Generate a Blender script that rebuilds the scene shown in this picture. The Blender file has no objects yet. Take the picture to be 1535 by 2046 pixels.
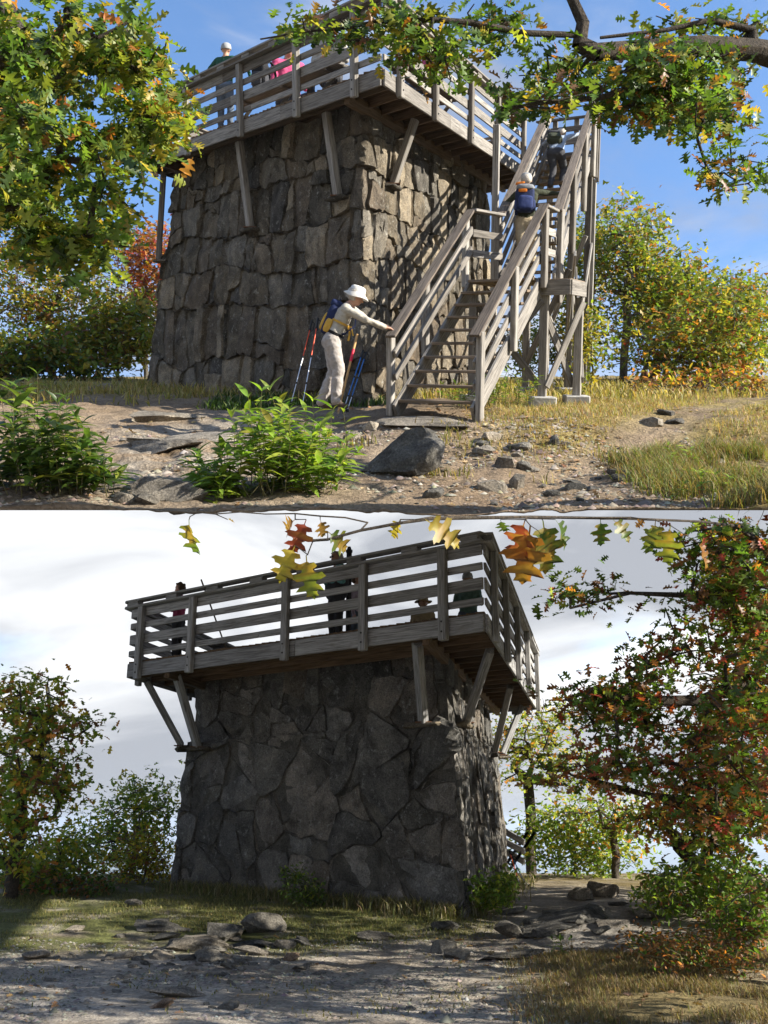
import bpy, bmesh, math, random
import numpy as np
from mathutils import Matrix, Vector

random.seed(7)
rng = np.random.default_rng(7)
scene = bpy.context.scene
R = math.radians

# ------------------------------------------------------------------ camera
FPX = 2000.0                       # focal length in pixels of a 1535 px wide frame
H_UP, H_LOW = 700.0, 1640.0        # eye level of the upper terrace and of the lower summit
PITCH_U = math.atan((H_UP - 1023) / FPX)
PITCH_L = math.atan((H_LOW - 1023) / FPX)
TILT = PITCH_L - PITCH_U
EYE = 1.6
cam_data = bpy.data.cameras.new("camera")
cam = bpy.data.objects.new("camera", cam_data)
scene.collection.objects.link(cam)
cam.location = (0, 0, EYE)
cam.rotation_euler = (math.pi / 2 + PITCH_L, 0, 0)
cam_data.sensor_fit = 'HORIZONTAL'
cam_data.sensor_width = 36.0
cam_data.lens = 36.0 * FPX / 1535.0
cam_data.clip_start = 0.05
cam_data.clip_end = 60000
scene.camera = cam

# ------------------------------------------------------------------ sky, sun, exposure
SUN_DIR = Vector((0.88, -0.27, 0.41)).normalized()     # towards the sun
sun_el = math.asin(SUN_DIR.z)
sun_az = math.atan2(SUN_DIR.x, SUN_DIR.y)
world = bpy.data.worlds.new("World")
scene.world = world
world.use_nodes = True
wn, wl = world.node_tree.nodes, world.node_tree.links
wn.clear()
w_out = wn.new('ShaderNodeOutputWorld')
w_bg = wn.new('ShaderNodeBackground')
w_sky = wn.new('ShaderNodeTexSky')
w_sky.sky_type = 'NISHITA'
w_sky.sun_disc = False
w_sky.sun_elevation = sun_el
w_sky.sun_rotation = sun_az
w_sky.altitude = 1200
w_sky.dust_density = 0.4
w_sky.ozone_density = 2.5
w_tc = wn.new('ShaderNodeTexCoord')
w_map = wn.new('ShaderNodeMapping')
w_map.inputs['Scale'].default_value = (1, 1, 2.6)
w_map.inputs['Location'].default_value = (3.1, 0.4, 1.2)
w_n1 = wn.new('ShaderNodeTexNoise')
w_n1.inputs['Scale'].default_value = 2.4
w_n1.inputs['Detail'].default_value = 9
w_n1.inputs['Roughness'].default_value = 0.55
w_n1.inputs['Distortion'].default_value = 0.35
w_sep = wn.new('ShaderNodeSeparateXYZ')
w_el = wn.new('ShaderNodeMapRange')          # cloud bank low down, clearing overhead
w_el.inputs['From Min'].default_value = 0.30
w_el.inputs['From Max'].default_value = 0.52
w_el.inputs['To Min'].default_value = 0.34
w_el.inputs['To Max'].default_value = 0.03
w_add = wn.new('ShaderNodeMath'); w_add.operation = 'ADD'
w_mask = wn.new('ShaderNodeMapRange'); w_mask.interpolation_type = 'SMOOTHSTEP'
w_mask.inputs['From Min'].default_value = 0.53
w_mask.inputs['From Max'].default_value = 0.76
w_n2 = wn.new('ShaderNodeTexNoise')
w_n2.inputs['Scale'].default_value = 3.6
w_n2.inputs['Detail'].default_value = 7
w_n2.inputs['Distortion'].default_value = 0.5
w_ramp = wn.new('ShaderNodeValToRGB')
w_ramp.color_ramp.elements[0].position = 0.43
w_ramp.color_ramp.elements[0].color = (1.8, 1.9, 2.1, 1)
w_ramp.color_ramp.elements[1].position = 0.70
w_ramp.color_ramp.elements[1].color = (4.7, 4.75, 4.8, 1)
w_mix = wn.new('ShaderNodeMix'); w_mix.data_type = 'RGBA'
L_ = wl.new
L_(w_tc.outputs['Generated'], w_map.inputs['Vector'])
L_(w_map.outputs[0], w_n1.inputs['Vector'])
L_(w_map.outputs[0], w_n2.inputs['Vector'])
L_(w_tc.outputs['Generated'], w_sep.inputs[0])
L_(w_sep.outputs['Z'], w_el.inputs['Value'])
L_(w_n1.outputs['Fac'], w_add.inputs[0]); L_(w_el.outputs[0], w_add.inputs[1])
L_(w_add.outputs[0], w_mask.inputs['Value'])
L_(w_n2.outputs['Fac'], w_ramp.inputs['Fac'])
L_(w_mask.outputs[0], w_mix.inputs['Factor'])
w_sat = wn.new('ShaderNodeHueSaturation'); w_sat.inputs['Saturation'].default_value = 1.05; w_sat.inputs['Value'].default_value = 1.35
L_(w_sky.outputs[0], w_sat.inputs['Color'])
L_(w_sat.outputs[0], w_mix.inputs['A']); L_(w_ramp.outputs[0], w_mix.inputs['B'])
L_(w_mix.outputs['Result'], w_bg.inputs['Color'])
w_bg.inputs['Strength'].default_value = 0.108
L_(w_bg.outputs[0], w_out.inputs['Surface'])

sun_data = bpy.data.lights.new("sun", 'SUN')
sun_data.energy = 5.0
sun_data.angle = R(0.53)
sun_data.color = (1.0, 0.93, 0.80)
sun = bpy.data.objects.new("sun", sun_data)
scene.collection.objects.link(sun)
sun.location = SUN_DIR * 60
sun.rotation_euler = (-SUN_DIR).to_track_quat('-Z', 'Y').to_euler()

scene.view_settings.view_transform = 'Standard'
scene.view_settings.look = 'None'
scene.view_settings.exposure = 1.38
scene.view_settings.gamma = 1.0
scene.view_settings.use_curve_mapping = False
try:
    scene.cycles.max_bounces = 5
    scene.cycles.diffuse_bounces = 3
    scene.cycles.glossy_bounces = 2
    scene.cycles.transmission_bounces = 3
    scene.cycles.caustics_reflective = False
    scene.cycles.caustics_refractive = False
    scene.cycles.transparent_max_bounces = 8
    scene.cycles.use_denoising = True
except Exception:
    pass

# ------------------------------------------------------------------ frames and helpers
class Frame:
    def __init__(self, pitch, mat, h):
        self.pitch, self.mat, self.h = pitch, mat, h
        self.fw = np.array([0, math.cos(pitch), math.sin(pitch)])
        self.up = np.array([0, -math.sin(pitch), math.cos(pitch)])
    def ray(self, X, Y):
        return np.array([(X - 767.5) / FPX, 0, 0]) + self.fw - (Y - 1023) / FPX * self.up
    def at(self, X, Y, d):
        return self.ray(X, Y) * d
    def onz(self, X, Y, z):
        r = self.ray(X, Y); return r * (z / r[2])
    def px(self, q):
        q = np.asarray(q, float); d = q @ self.fw
        return np.stack([767.5 + FPX * q[..., 0] / d, 1023 - FPX * (q @ self.up) / d, d], -1)
FL = Frame(PITCH_L, Matrix.Translation((0, 0, EYE)), H_LOW)
FU = Frame(PITCH_U, Matrix.Translation((0, 0, EYE)) @ Matrix.Rotation(TILT, 4, 'X'), H_UP)
CUR = FL
ABS = {}

def V(a): return Vector([float(x) for x in a])
def norm(a):
    a = np.asarray(a, float); return a / (np.linalg.norm(a) + 1e-12)

def tag(o, label=None, cat=None, group=None, kind=None):
    if label: o['label'] = label
    if cat: o['category'] = cat
    if group: o['group'] = group
    if kind: o['kind'] = kind
    return o

def place(o, M, parent=None):
    scene.collection.objects.link(o)
    if parent is not None:
        o.parent = parent
        o.matrix_basis = ABS[parent.name].inverted() @ M
    else:
        o.matrix_basis = CUR.mat @ M
    ABS[o.name] = M
    return o

def empty(name, loc, label=None, cat=None, group=None):
    o = bpy.data.objects.new(name, None)
    o.empty_display_size = 0.2
    place(o, Matrix.Translation(V(loc)))
    return tag(o, label, cat, group)

def mk(name, verts, faces, mat, parent=None, loc=None, smooth=False, sharp=None, midx=None, mats=None, col=None, M=None):
    """verts in the current frame (absolute) unless M is given, then local to M"""
    v = np.asarray(verts, dtype=np.float64).reshape(-1, 3)
    if M is None:
        if loc is None:
            loc = ((v.min(0) + v.max(0)) / 2) if parent is not None else np.array([*((v.min(0) + v.max(0)) / 2)[:2], v[:, 2].min()])
        v = v - np.asarray(loc, float)
        M = Matrix.Translation(V(loc))
    me = bpy.data.meshes.new(name)
    if isinstance(faces, np.ndarray):
        k = faces.shape[1]; nf = len(faces)
        me.vertices.add(len(v)); me.vertices.foreach_set('co', v.astype(np.float32).ravel())
        me.loops.add(nf * k); me.loops.foreach_set('vertex_index', faces.astype(np.int32).ravel())
        me.polygons.add(nf)
        me.polygons.foreach_set('loop_start', np.arange(0, nf * k, k, dtype=np.int32))
        me.update(calc_edges=True)
    else:
        me.from_pydata([tuple(x) for x in v], [], faces)
        me.update()
    for m in (mats or [mat]):
        if m: me.materials.append(m)
    if midx is not None:
        me.polygons.foreach_set('material_index', np.asarray(midx, dtype=np.int32))
    if col is not None:
        a = me.color_attributes.new('Col', 'FLOAT_COLOR', 'POINT')
        c = np.ones((len(v), 4), np.float32); c[:, :3] = col
        a.data.foreach_set('color', c.ravel())
    if smooth or sharp:
        me.polygons.foreach_set('use_smooth', np.ones(len(me.polygons), bool))
    if sharp:
        me.set_sharp_from_angle(angle=R(sharp))
    me.update()
    o = bpy.data.objects.new(name, me)
    return place(o, M, parent)

def hashn(ix, iy, seed):
    n = (ix.astype(np.int64) * 374761393 + iy.astype(np.int64) * 668265263 + seed * 982451653) & 0x7fffffff
    n = ((n ^ (n >> 13)) * 1274126177) & 0x7fffffff
    n = n ^ (n >> 16)
    return (n & 0xffff) / 65535.0
def vnoise(x, y, seed=0):
    x = np.asarray(x, float); y = np.asarray(y, float)
    ix, iy = np.floor(x), np.floor(y); fx, fy = x - ix, y - iy
    fx = fx * fx * (3 - 2 * fx); fy = fy * fy * (3 - 2 * fy)
    a = hashn(ix, iy, seed); b = hashn(ix + 1, iy, seed); c = hashn(ix, iy + 1, seed); d = hashn(ix + 1, iy + 1, seed)
    return (a * (1 - fx) + b * fx) * (1 - fy) + (c * (1 - fx) + d * fx) * fy * 1.0
def fbm(x, y, seed=0, o=4):
    s, a, t = 0, 0.5, 0
    for k in range(o):
        s = s + a * vnoise(np.asarray(x) * 2 ** k, np.asarray(y) * 2 ** k, seed + k); t += a; a *= 0.5
    return s / t

# ------------------------------------------------------------------ materials
def new_mat(name):
    m = bpy.data.materials.new(name); m.use_nodes = True
    nt = m.node_tree
    return m, nt.nodes, nt.links, nt.nodes['Principled BSDF']

def ramp(n, stops):
    r = n.new('ShaderNodeValToRGB'); e = r.color_ramp.elements
    while len(e) < len(stops): e.new(0.5)
    for k, (p, c) in enumerate(stops):
        e[k].position = p; e[k].color = (*c, 1)
    return r

def noise(n, scale, detail=6, rough=0.6, dist=0.0):
    t = n.new('ShaderNodeTexNoise')
    t.inputs['Scale'].default_value = scale; t.inputs['Detail'].default_value = detail
    t.inputs['Roughness'].default_value = rough; t.inputs['Distortion'].default_value = dist
    return t

def mix(n, l, fac, a, b, mode='MIX'):
    x = n.new('ShaderNodeMix'); x.data_type = 'RGBA'; x.blend_type = mode
    for sock, val in (('Factor', fac), ('A', a), ('B', b)):
        s = x.inputs[sock]
        if hasattr(val, 'is_linked') or hasattr(val, 'links'): l.new(val, s)
        elif isinstance(val, (int, float)): s.default_value = val
        else: s.default_value = (*val, 1)
    return x.outputs['Result']

def objvec(n, l, scale=(1, 1, 1)):
    tc = n.new('ShaderNodeTexCoord'); oi = n.new('ShaderNodeObjectInfo')
    mm = n.new('ShaderNodeMath'); mm.operation = 'MULTIPLY'; mm.inputs[1].default_value = 91.7
    l.new(oi.outputs['Random'], mm.inputs[0])
    va = n.new('ShaderNodeVectorMath'); va.operation = 'ADD'
    l.new(tc.outputs['Object'], va.inputs[0]); l.new(mm.outputs[0], va.inputs[1])
    mp = n.new('ShaderNodeMapping'); mp.inputs['Scale'].default_value = scale
    l.new(va.outputs[0], mp.inputs['Vector'])
    return mp.outputs[0], oi.outputs['Random']

def bump(n, l, h, strength, dist, prev=None):
    b = n.new('ShaderNodeBump'); b.inputs['Strength'].default_value = strength; b.inputs['Distance'].default_value = dist
    l.new(h, b.inputs['Height'])
    if prev is not None: l.new(prev, b.inputs['Normal'])
    return b.outputs[0]

def mat_stone(name, tones, lichen=0.5, lich_col=(0.42, 0.41, 0.37), rough=0.9):
    m, n, l, p = new_mat(name)
    vec, rnd = objvec(n, l)
    r = ramp(n, [(k / max(1, len(tones) - 1), c) for k, c in enumerate(tones)])
    l.new(rnd, r.inputs['Fac'])
    n1 = noise(n, 2.6, 8, 0.62, 0.6); l.new(vec, n1.inputs['Vector'])
    d = ramp(n, [(0.3, (0.34, 0.32, 0.30)), (0.5, (0.9, 0.88, 0.85)), (0.72, (1.6, 1.52, 1.4))]); l.new(n1.outputs['Fac'], d.inputs['Fac'])
    c = mix(n, l, 1.0, r.outputs[0], d.outputs[0], 'MULTIPLY')
    n2 = noise(n, 9, 9, 0.72, 0.3); l.new(vec, n2.inputs['Vector'])
    lf = ramp(n, [(0.62 - 0.08 * lichen, (0, 0, 0)), (0.74 - 0.06 * lichen, (lichen,) * 3)]); l.new(n2.outputs['Fac'], lf.inputs['Fac'])
    c = mix(n, l, lf.outputs[0], c, lich_col)
    n5 = noise(n, 42, 4, 0.7); l.new(vec, n5.inputs['Vector'])
    sp5 = ramp(n, [(0.34, (0.55, 0.54, 0.52)), (0.5, (1.0, 1.0, 1.0)), (0.68, (1.45, 1.43, 1.38))]); l.new(n5.outputs['Fac'], sp5.inputs['Fac'])
    c = mix(n, l, 1.0, c, sp5.outputs[0], 'MULTIPLY')
    l.new(c, p.inputs['Base Color'])
    p.inputs['Roughness'].default_value = rough
    p.inputs['Specular IOR Level'].default_value = 0.25
    n3 = noise(n, 5, 10, 0.7, 0.4); l.new(vec, n3.inputs['Vector'])
    mp = n.new('ShaderNodeMapping'); mp.inputs['Scale'].default_value = (7, 7, 2.2); mp.inputs['Rotation'].default_value = (0.4, 0.5, 0)
    l.new(vec, mp.inputs['Vector'])
    n4 = noise(n, 3, 6, 0.7, 0.8); l.new(mp.outputs[0], n4.inputs['Vector'])
    b1 = bump(n, l, n3.outputs['Fac'], 1.0, 0.12)
    b2 = bump(n, l, n4.outputs['Fac'], 0.9, 0.05, b1)
    l.new(b2, p.inputs['Normal'])
    return m

def mat_wood(name, tones, dark=(0.10, 0.085, 0.07), stain=0.5):
    m, n, l, p = new_mat(name)
    vec, rnd = objvec(n, l, (1, 1, 1))
    r = ramp(n, [(k / max(1, len(tones) - 1), c) for k, c in enumerate(tones)]); l.new(rnd, r.inputs['Fac'])
    mp = n.new('ShaderNodeMapping'); mp.inputs['Scale'].default_value = (0.9, 22, 22); l.new(vec, mp.inputs['Vector'])
    n1 = noise(n, 2.2, 8, 0.62, 0.6); l.new(mp.outputs[0], n1.inputs['Vector'])
    d = ramp(n, [(0.33, (0.35, 0.34, 0.33)), (0.56, (1.0, 1.0, 1.0)), (0.75, (1.3, 1.28, 1.25))]); l.new(n1.outputs['Fac'], d.inputs['Fac'])
    c = mix(n, l, 1.0, r.outputs[0], d.outputs[0], 'MULTIPLY')
    mp2 = n.new('ShaderNodeMapping'); mp2.inputs['Scale'].default_value = (1.1, 4, 4); l.new(vec, mp2.inputs['Vector'])
    n2 = noise(n, 1.9, 6, 0.65, 0.4); l.new(mp2.outputs[0], n2.inputs['Vector'])
    sf = ramp(n, [(0.52, (0, 0, 0)), (0.70, (stain,) * 3)]); l.new(n2.outputs['Fac'], sf.inputs['Fac'])
    c = mix(n, l, sf.outputs[0], c, dark)
    l.new(c, p.inputs['Base Color'])
    p.inputs['Roughness'].default_value = 0.85
    p.inputs['Specular IOR Level'].default_value = 0.25
    l.new(bump(n, l, n1.outputs['Fac'], 0.7, 0.012), p.inputs['Normal'])
    return m

def mat_plain(name, c, rough=0.7, var=0.15, scale=14, bumpd=0.006, metal=0.0, spec=0.3):
    m, n, l, p = new_mat(name)
    vec, rnd = objvec(n, l)
    n1 = noise(n, scale, 5, 0.6); l.new(vec, n1.inputs['Vector'])
    d = ramp(n, [(0.3, (1 - var,) * 3), (0.7, (1 + var,) * 3)]); l.new(n1.outputs['Fac'], d.inputs['Fac'])
    l.new(mix(n, l, 1.0, c, d.outputs[0], 'MULTIPLY'), p.inputs['Base Color'])
    p.inputs['Roughness'].default_value = rough; p.inputs['Metallic'].default_value = metal
    p.inputs['Specular IOR Level'].default_value = spec
    if bumpd: l.new(bump(n, l, n1.outputs['Fac'], 0.6, bumpd), p.inputs['Normal'])
    return m

def mat_leaf(name, transl=0.45, rough=0.5, gain=1.0):
    m, n, l, p = new_mat(name)
    at = n.new('ShaderNodeAttribute'); at.attribute_name = 'Col'
    tc = n.new('ShaderNodeTexCoord')
    n1 = noise(n, 22, 3, 0.6); l.new(tc.outputs['Object'], n1.inputs['Vector'])
    d = ramp(n, [(0.3, (0.75 * gain,) * 3), (0.7, (1.2 * gain,) * 3)]); l.new(n1.outputs['Fac'], d.inputs['Fac'])
    c = mix(n, l, 1.0, at.outputs['Color'], d.outputs[0], 'MULTIPLY')
    l.new(c, p.inputs['Base Color']); p.inputs['Roughness'].default_value = rough
    p.inputs['Specular IOR Level'].default_value = 0.35
    t = n.new('ShaderNodeBsdfTranslucent')
    tcol = mix(n, l, 1.0, c, (1.5, 1.55, 0.75), 'MULTIPLY'); l.new(tcol, t.inputs['Color'])
    mx = n.new('ShaderNodeMixShader'); mx.inputs[0].default_value = transl
    l.new(p.outputs[0], mx.inputs[1]); l.new(t.outputs[0], mx.inputs[2])
    l.new(mx.outputs[0], n['Material Output'].inputs['Surface'])
    return m

def mat_ground(name, bump_d=0.03, gravel=1.0):
    m, n, l, p = new_mat(name)
    at = n.new('ShaderNodeAttribute'); at.attribute_name = 'Col'
    tc = n.new('ShaderNodeTexCoord')
    n1 = noise(n, 1.6, 9, 0.68, 0.3); l.new(tc.outputs['Object'], n1.inputs['Vector'])
    d = ramp(n, [(0.28, (0.62, 0.6, 0.58)), (0.72, (1.3, 1.3, 1.3))]); l.new(n1.outputs['Fac'], d.inputs['Fac'])
    c = mix(n, l, 1.0, at.outputs['Color'], d.outputs[0], 'MULTIPLY')
    vo = n.new('ShaderNodeTexVoronoi'); vo.inputs['Scale'].default_value = 34; l.new(tc.outputs['Object'], vo.inputs['Vector'])
    vr = ramp(n, [(0.0, (0.62, 0.61, 0.6)), (1.0, (1.4, 1.38, 1.35))])
    sp = n.new('ShaderNodeSeparateColor'); l.new(vo.outputs['Color'], sp.inputs[0]); l.new(sp.outputs[0], vr.inputs['Fac'])
    c = mix(n, l, 0.7 * gravel, c, mix(n, l, 1.0, c, vr.outputs[0], 'MULTIPLY'))
    l.new(c, p.inputs['Base Color']); p.inputs['Roughness'].default_value = 0.95
    p.inputs['Specular IOR Level'].default_value = 0.15
    n3 = noise(n, 7, 10, 0.72); l.new(tc.outputs['Object'], n3.inputs['Vector'])
    b1 = bump(n, l, n3.outputs['Fac'], 1.0, bump_d * 2)
    b2 = bump(n, l, vo.outputs['Distance'], 0.6, bump_d * 0.4, b1)
    l.new(b2, p.inputs['Normal'])
    return m

M_STONE = mat_stone('rubble_stone', [(0.07, 0.066, 0.058), (0.17, 0.145, 0.11), (0.10, 0.09, 0.076), (0.33, 0.285, 0.22), (0.13, 0.105, 0.08), (0.20, 0.185, 0.16), (0.085, 0.08, 0.076)], 0.75)
M_STONE2 = mat_stone('lower_view_stone', [(0.08, 0.08, 0.08), (0.19, 0.185, 0.175), (0.11, 0.11, 0.11), (0.27, 0.26, 0.25), (0.15, 0.13, 0.11), (0.21, 0.21, 0.21), (0.10, 0.095, 0.085)], 0.8, (0.40, 0.40, 0.39))  # same tower's stone, greyed to stand in for the lower view's light
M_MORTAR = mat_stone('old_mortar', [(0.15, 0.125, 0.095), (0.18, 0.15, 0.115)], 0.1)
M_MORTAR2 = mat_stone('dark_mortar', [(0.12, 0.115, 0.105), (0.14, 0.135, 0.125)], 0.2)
M_ROCK = mat_stone('field_rock', [(0.24, 0.22, 0.19), (0.34, 0.305, 0.26), (0.21, 0.195, 0.175), (0.39, 0.355, 0.31)], 0.45)
M_ROCKD = mat_stone('dark_field_rock', [(0.11, 0.11, 0.105), (0.18, 0.175, 0.165), (0.14, 0.135, 0.125), (0.23, 0.22, 0.20)], 0.45)
M_ROCKO = mat_stone('rusty_field_rock', [(0.34, 0.24, 0.17), (0.38, 0.28, 0.21)], 0.2)
M_WOOD = mat_wood('weathered_wood', [(0.13, 0.116, 0.102), (0.30, 0.28, 0.258), (0.19, 0.172, 0.153), (0.37, 0.35, 0.325), (0.15, 0.132, 0.115)])
M_WOOD2 = mat_wood('grey_weathered_wood', [(0.25, 0.25, 0.255), (0.36, 0.36, 0.37), (0.30, 0.30, 0.30), (0.40, 0.40, 0.41)])
M_HANDRAIL = mat_wood('dark_handrail_wood', [(0.13, 0.105, 0.085), (0.17, 0.14, 0.115)], (0.05, 0.04, 0.035), 0.6)
M_JOIST = mat_wood('brown_timber', [(0.14, 0.095, 0.06), (0.18, 0.12, 0.075), (0.12, 0.085, 0.055)], stain=0.3)
M_TREAD = mat_wood('worn_tread_wood', [(0.22, 0.16, 0.11), (0.26, 0.20, 0.145), (0.20, 0.15, 0.11)], stain=0.4)
M_STEEL = mat_plain('rusty_steel', (0.16, 0.08, 0.045), 0.7, 0.3)
M_BOLT = mat_plain('dark_bolt', (0.03, 0.028, 0.026), 0.5, 0.2)
M_CONC = mat_plain('concrete', (0.36, 0.35, 0.33), 0.95, 0.25, 8, 0.02)
M_BARK = mat_stone('oak_bark', [(0.075, 0.062, 0.05), (0.10, 0.085, 0.07)], 0.25, (0.25, 0.27, 0.22))
M_BARKG = mat_stone('grey_bark', [(0.15, 0.14, 0.125), (0.19, 0.18, 0.165)], 0.3)
M_STEM = mat_plain('plant_stem', (0.13, 0.12, 0.05), 0.7, 0.3)
M_LEAF = mat_leaf('oak_leaf', 0.45, 0.45)
M_LEAFB = mat_leaf('broad_leaf', 0.42, 0.42)
M_GRASS = mat_leaf('grass_blade', 0.35, 0.6)
M_LITTER = mat_leaf('fallen_leaf', 0.15, 0.8)
M_GROUNDU = mat_ground('trail_soil')
M_GROUNDL = mat_ground('summit_gravel', 0.025)
# ------------------------------------------------------------------ planks
def cbox(L, w, h, c, jit=0.0):
    """chamfered box centred at the origin, length along x; returns verts, faces"""
    c = min(c, w * 0.3, h * 0.3, L * 0.3)
    vs, idx = [], {}
    for sx in (-1, 1):
        for sy in (-1, 1):
            for sz in (-1, 1):
                jx, jy, jz = [(random.random() - 0.5) * jit for _ in range(3)]
                for a in range(3):
                    d = [L / 2, w / 2, h / 2]
                    p = [sx * (d[0] - (c if a != 0 else 0)) + jx, sy * (d[1] - (c if a != 1 else 0)) + jy, sz * (d[2] - (c if a != 2 else 0)) + jz]
                    idx[(sx, sy, sz, a)] = len(vs); vs.append(p)
    fs = []
    for a in range(3):
        b, d = (a + 1) % 3, (a + 2) % 3
        for s in (-1, 1):
            q = []
            for (sb, sd) in ((-1, -1), (1, -1), (1, 1), (-1, 1)):
                k = [0, 0, 0]; k[a] = s; k[b] = sb; k[d] = sd
                q.append(idx[(*k, a)])
            fs.append(q if s > 0 else q[::-1])
        for sb in (-1, 1):                      # edge chamfers along axis a
            for sd in (-1, 1):
                k0 = [0, 0, 0]; k1 = [0, 0, 0]
                k0[a], k1[a] = -1, 1; k0[b] = k1[b] = sb; k0[d] = k1[d] = sd
                q = [idx[(*k0, b)], idx[(*k1, b)], idx[(*k1, d)], idx[(*k0, d)]]
                fs.append(q if sb * sd > 0 else q[::-1])
    for sx in (-1, 1):
        for sy in (-1, 1):
            for sz in (-1, 1):
                q = [idx[(sx, sy, sz, 0)], idx[(sx, sy, sz, 1)], idx[(sx, sy, sz, 2)]]
                fs.append(q if sx * sy * sz > 0 else q[::-1])
    return vs, fs

def plank(name, p0, p1, w, h, mat, parent, up=(0, 0, 1), c=0.006, jit=0.004):
    """board from p0 to p1; w across, h along `up`"""
    p0, p1 = np.asarray(p0, float), np.asarray(p1, float)
    x = norm(p1 - p0); L = np.linalg.norm(p1 - p0)
    z = np.asarray(up, float); z = norm(z - x * (z @ x)); y = np.cross(z, x)
    Mx = Matrix(((x[0], y[0], z[0], 0), (x[1], y[1], z[1], 0), (x[2], y[2], z[2], 0), (0, 0, 0, 1)))
    Mx.translation = V((p0 + p1) / 2)
    vs, fs = cbox(L, w, h, c, jit)
    return mk(name, vs, fs, mat, parent, M=Mx)

def tube_mesh(p0, p1, r0, r1, n=8):
    p0, p1 = np.asarray(p0, float), np.asarray(p1, float)
    ax = norm(p1 - p0); t = np.array([0, 0, 1.0]) if abs(ax[2]) < 0.9 else np.array([1.0, 0, 0])
    a = norm(np.cross(ax, t)); b = np.cross(ax, a)
    vs, fs = [], []
    for p, r in ((p0, r0), (p1, r1)):
        for k in range(n):
            th = 2 * math.pi * k / n
            vs.append(p + r * (a * math.cos(th) + b * math.sin(th)))
    for k in range(n):
        fs.append([k, n + k, n + (k + 1) % n, (k + 1) % n][::-1])
    fs.append(list(range(n))); fs.append(list(range(2 * n - 1, n - 1, -1)))
    return vs, fs

def tube(name, p0, p1, r0, r1, mat, parent=None, n=10):
    vs, fs = tube_mesh(p0, p1, r0, r1, n)
    return mk(name, vs, fs, mat, parent, sharp=40)

# ------------------------------------------------------------------ rubble walls
def clip_poly(poly, a, b, c):
    """keep a*x+b*y<=c"""
    out = []
    for k in range(len(poly)):
        p, q = poly[k], poly[(k + 1) % len(poly)]
        dp, dq = a * p[0] + b * p[1] - c, a * q[0] + b * q[1] - c
        if dp <= 0: out.append(p)
        if dp * dq < 0:
            t = dp / (dp - dq); out.append((p[0] + (q[0] - p[0]) * t, p[1] + (q[1] - p[1]) * t))
    return out

def pack(w, h, radii, rs, sx):
    """circle packing in a strip (x stretched by sx), biggest first"""
    W = w * sx; pts = []
    for r, tries in radii:
        for _ in range(tries):
            x, y = rs.uniform(0, W), rs.uniform(0, h)
            rr = r * rs.uniform(0.85, 1.15)
            ok = True
            for (a, b, c) in pts:
                if (a - x) ** 2 + (b - y) ** 2 < (0.88 * (c + rr)) ** 2: ok = False; break
            if ok: pts.append((x, y, rr))
    cells = []
    P_ = np.array(pts)
    for i, (x, y, r) in enumerate(pts):
        poly = [(-0.1, -0.1), (W + 0.1, -0.1), (W + 0.1, h + 0.1), (-0.1, h + 0.1)]
        d2 = (P_[:, 0] - x) ** 2 + (P_[:, 1] - y) ** 2
        for j in np.argsort(d2)[1:44]:
            xj, yj, rj = P_[j]
            a, b = 2 * (xj - x), 2 * (yj - y)
            poly = clip_poly(poly, a, b, (xj * xj + yj * yj - rj * rj) - (x * x + y * y - r * r))
            if len(poly) < 3: break
        if len(poly) >= 3:
            cells.append([(a / sx, b) for a, b in poly])
    return cells

def courses(w, h, rs, hmin, hmax, wmin, wmax, psplit):
    """rough courses of mixed blocks and upright slabs"""
    cells = []; z = 0.0; so = rs.uniform(0, 50)
    lines = [0.0]
    while lines[-1] < h:
        lines.append(lines[-1] + rs.uniform(hmin, hmax))
    wav = lambda i, s: lines[i] + (0 if i == 0 else (float(vnoise(s * 0.55 + so, i * 3.7, 2)) - 0.5) * 0.42 + (float(vnoise(s * 1.7 + so, i * 5.1, 4)) - 0.5) * 0.14)
    for i in range(len(lines) - 1):
        s = -0.1 - rs.uniform(0, 0.4); k0 = 0.0
        ch = lines[i + 1] - lines[i]
        while s < w + 0.1:
            dw = rs.uniform(wmin, wmax) * (0.7 if ch > 0.6 * hmax and rs.random() < 0.6 else 1.15)
            e = s + dw; k1 = rs.gauss(0, 0.07)
            q = [(s - k0, wav(i, s)), ((s + e) / 2, wav(i, (s + e) / 2)), (e - k1, wav(i, e)), (e + k1, wav(i + 1, e)), ((s + e) / 2, wav(i + 1, (s + e) / 2)), (s + k0, wav(i + 1, s))]
            q = clip_poly(clip_poly(q, 0, 1, h + 0.1), 0, -1, 0.1)
            if len(q) >= 3:
                if rs.random() < psplit:
                    c = np.array(q).mean(0); an = (math.pi / 2 if dw > 0.45 * ch or rs.random() < 0.3 else 0) + rs.gauss(0, 0.25)
                    if dw > 1.3 * ch: an = rs.gauss(0, 0.25)
                    a_, b_ = math.cos(an), math.sin(an); cc = a_ * c[0] + b_ * c[1] + rs.uniform(-0.3, 0.3) * min(dw, ch)
                    for sg in (1, -1):
                        p = clip_poly(q, a_ * sg, b_ * sg, cc * sg)
                        if len(p) >= 3: cells.append(p)
                else: cells.append(q)
            s, k0 = e, k1
    return cells

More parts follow.
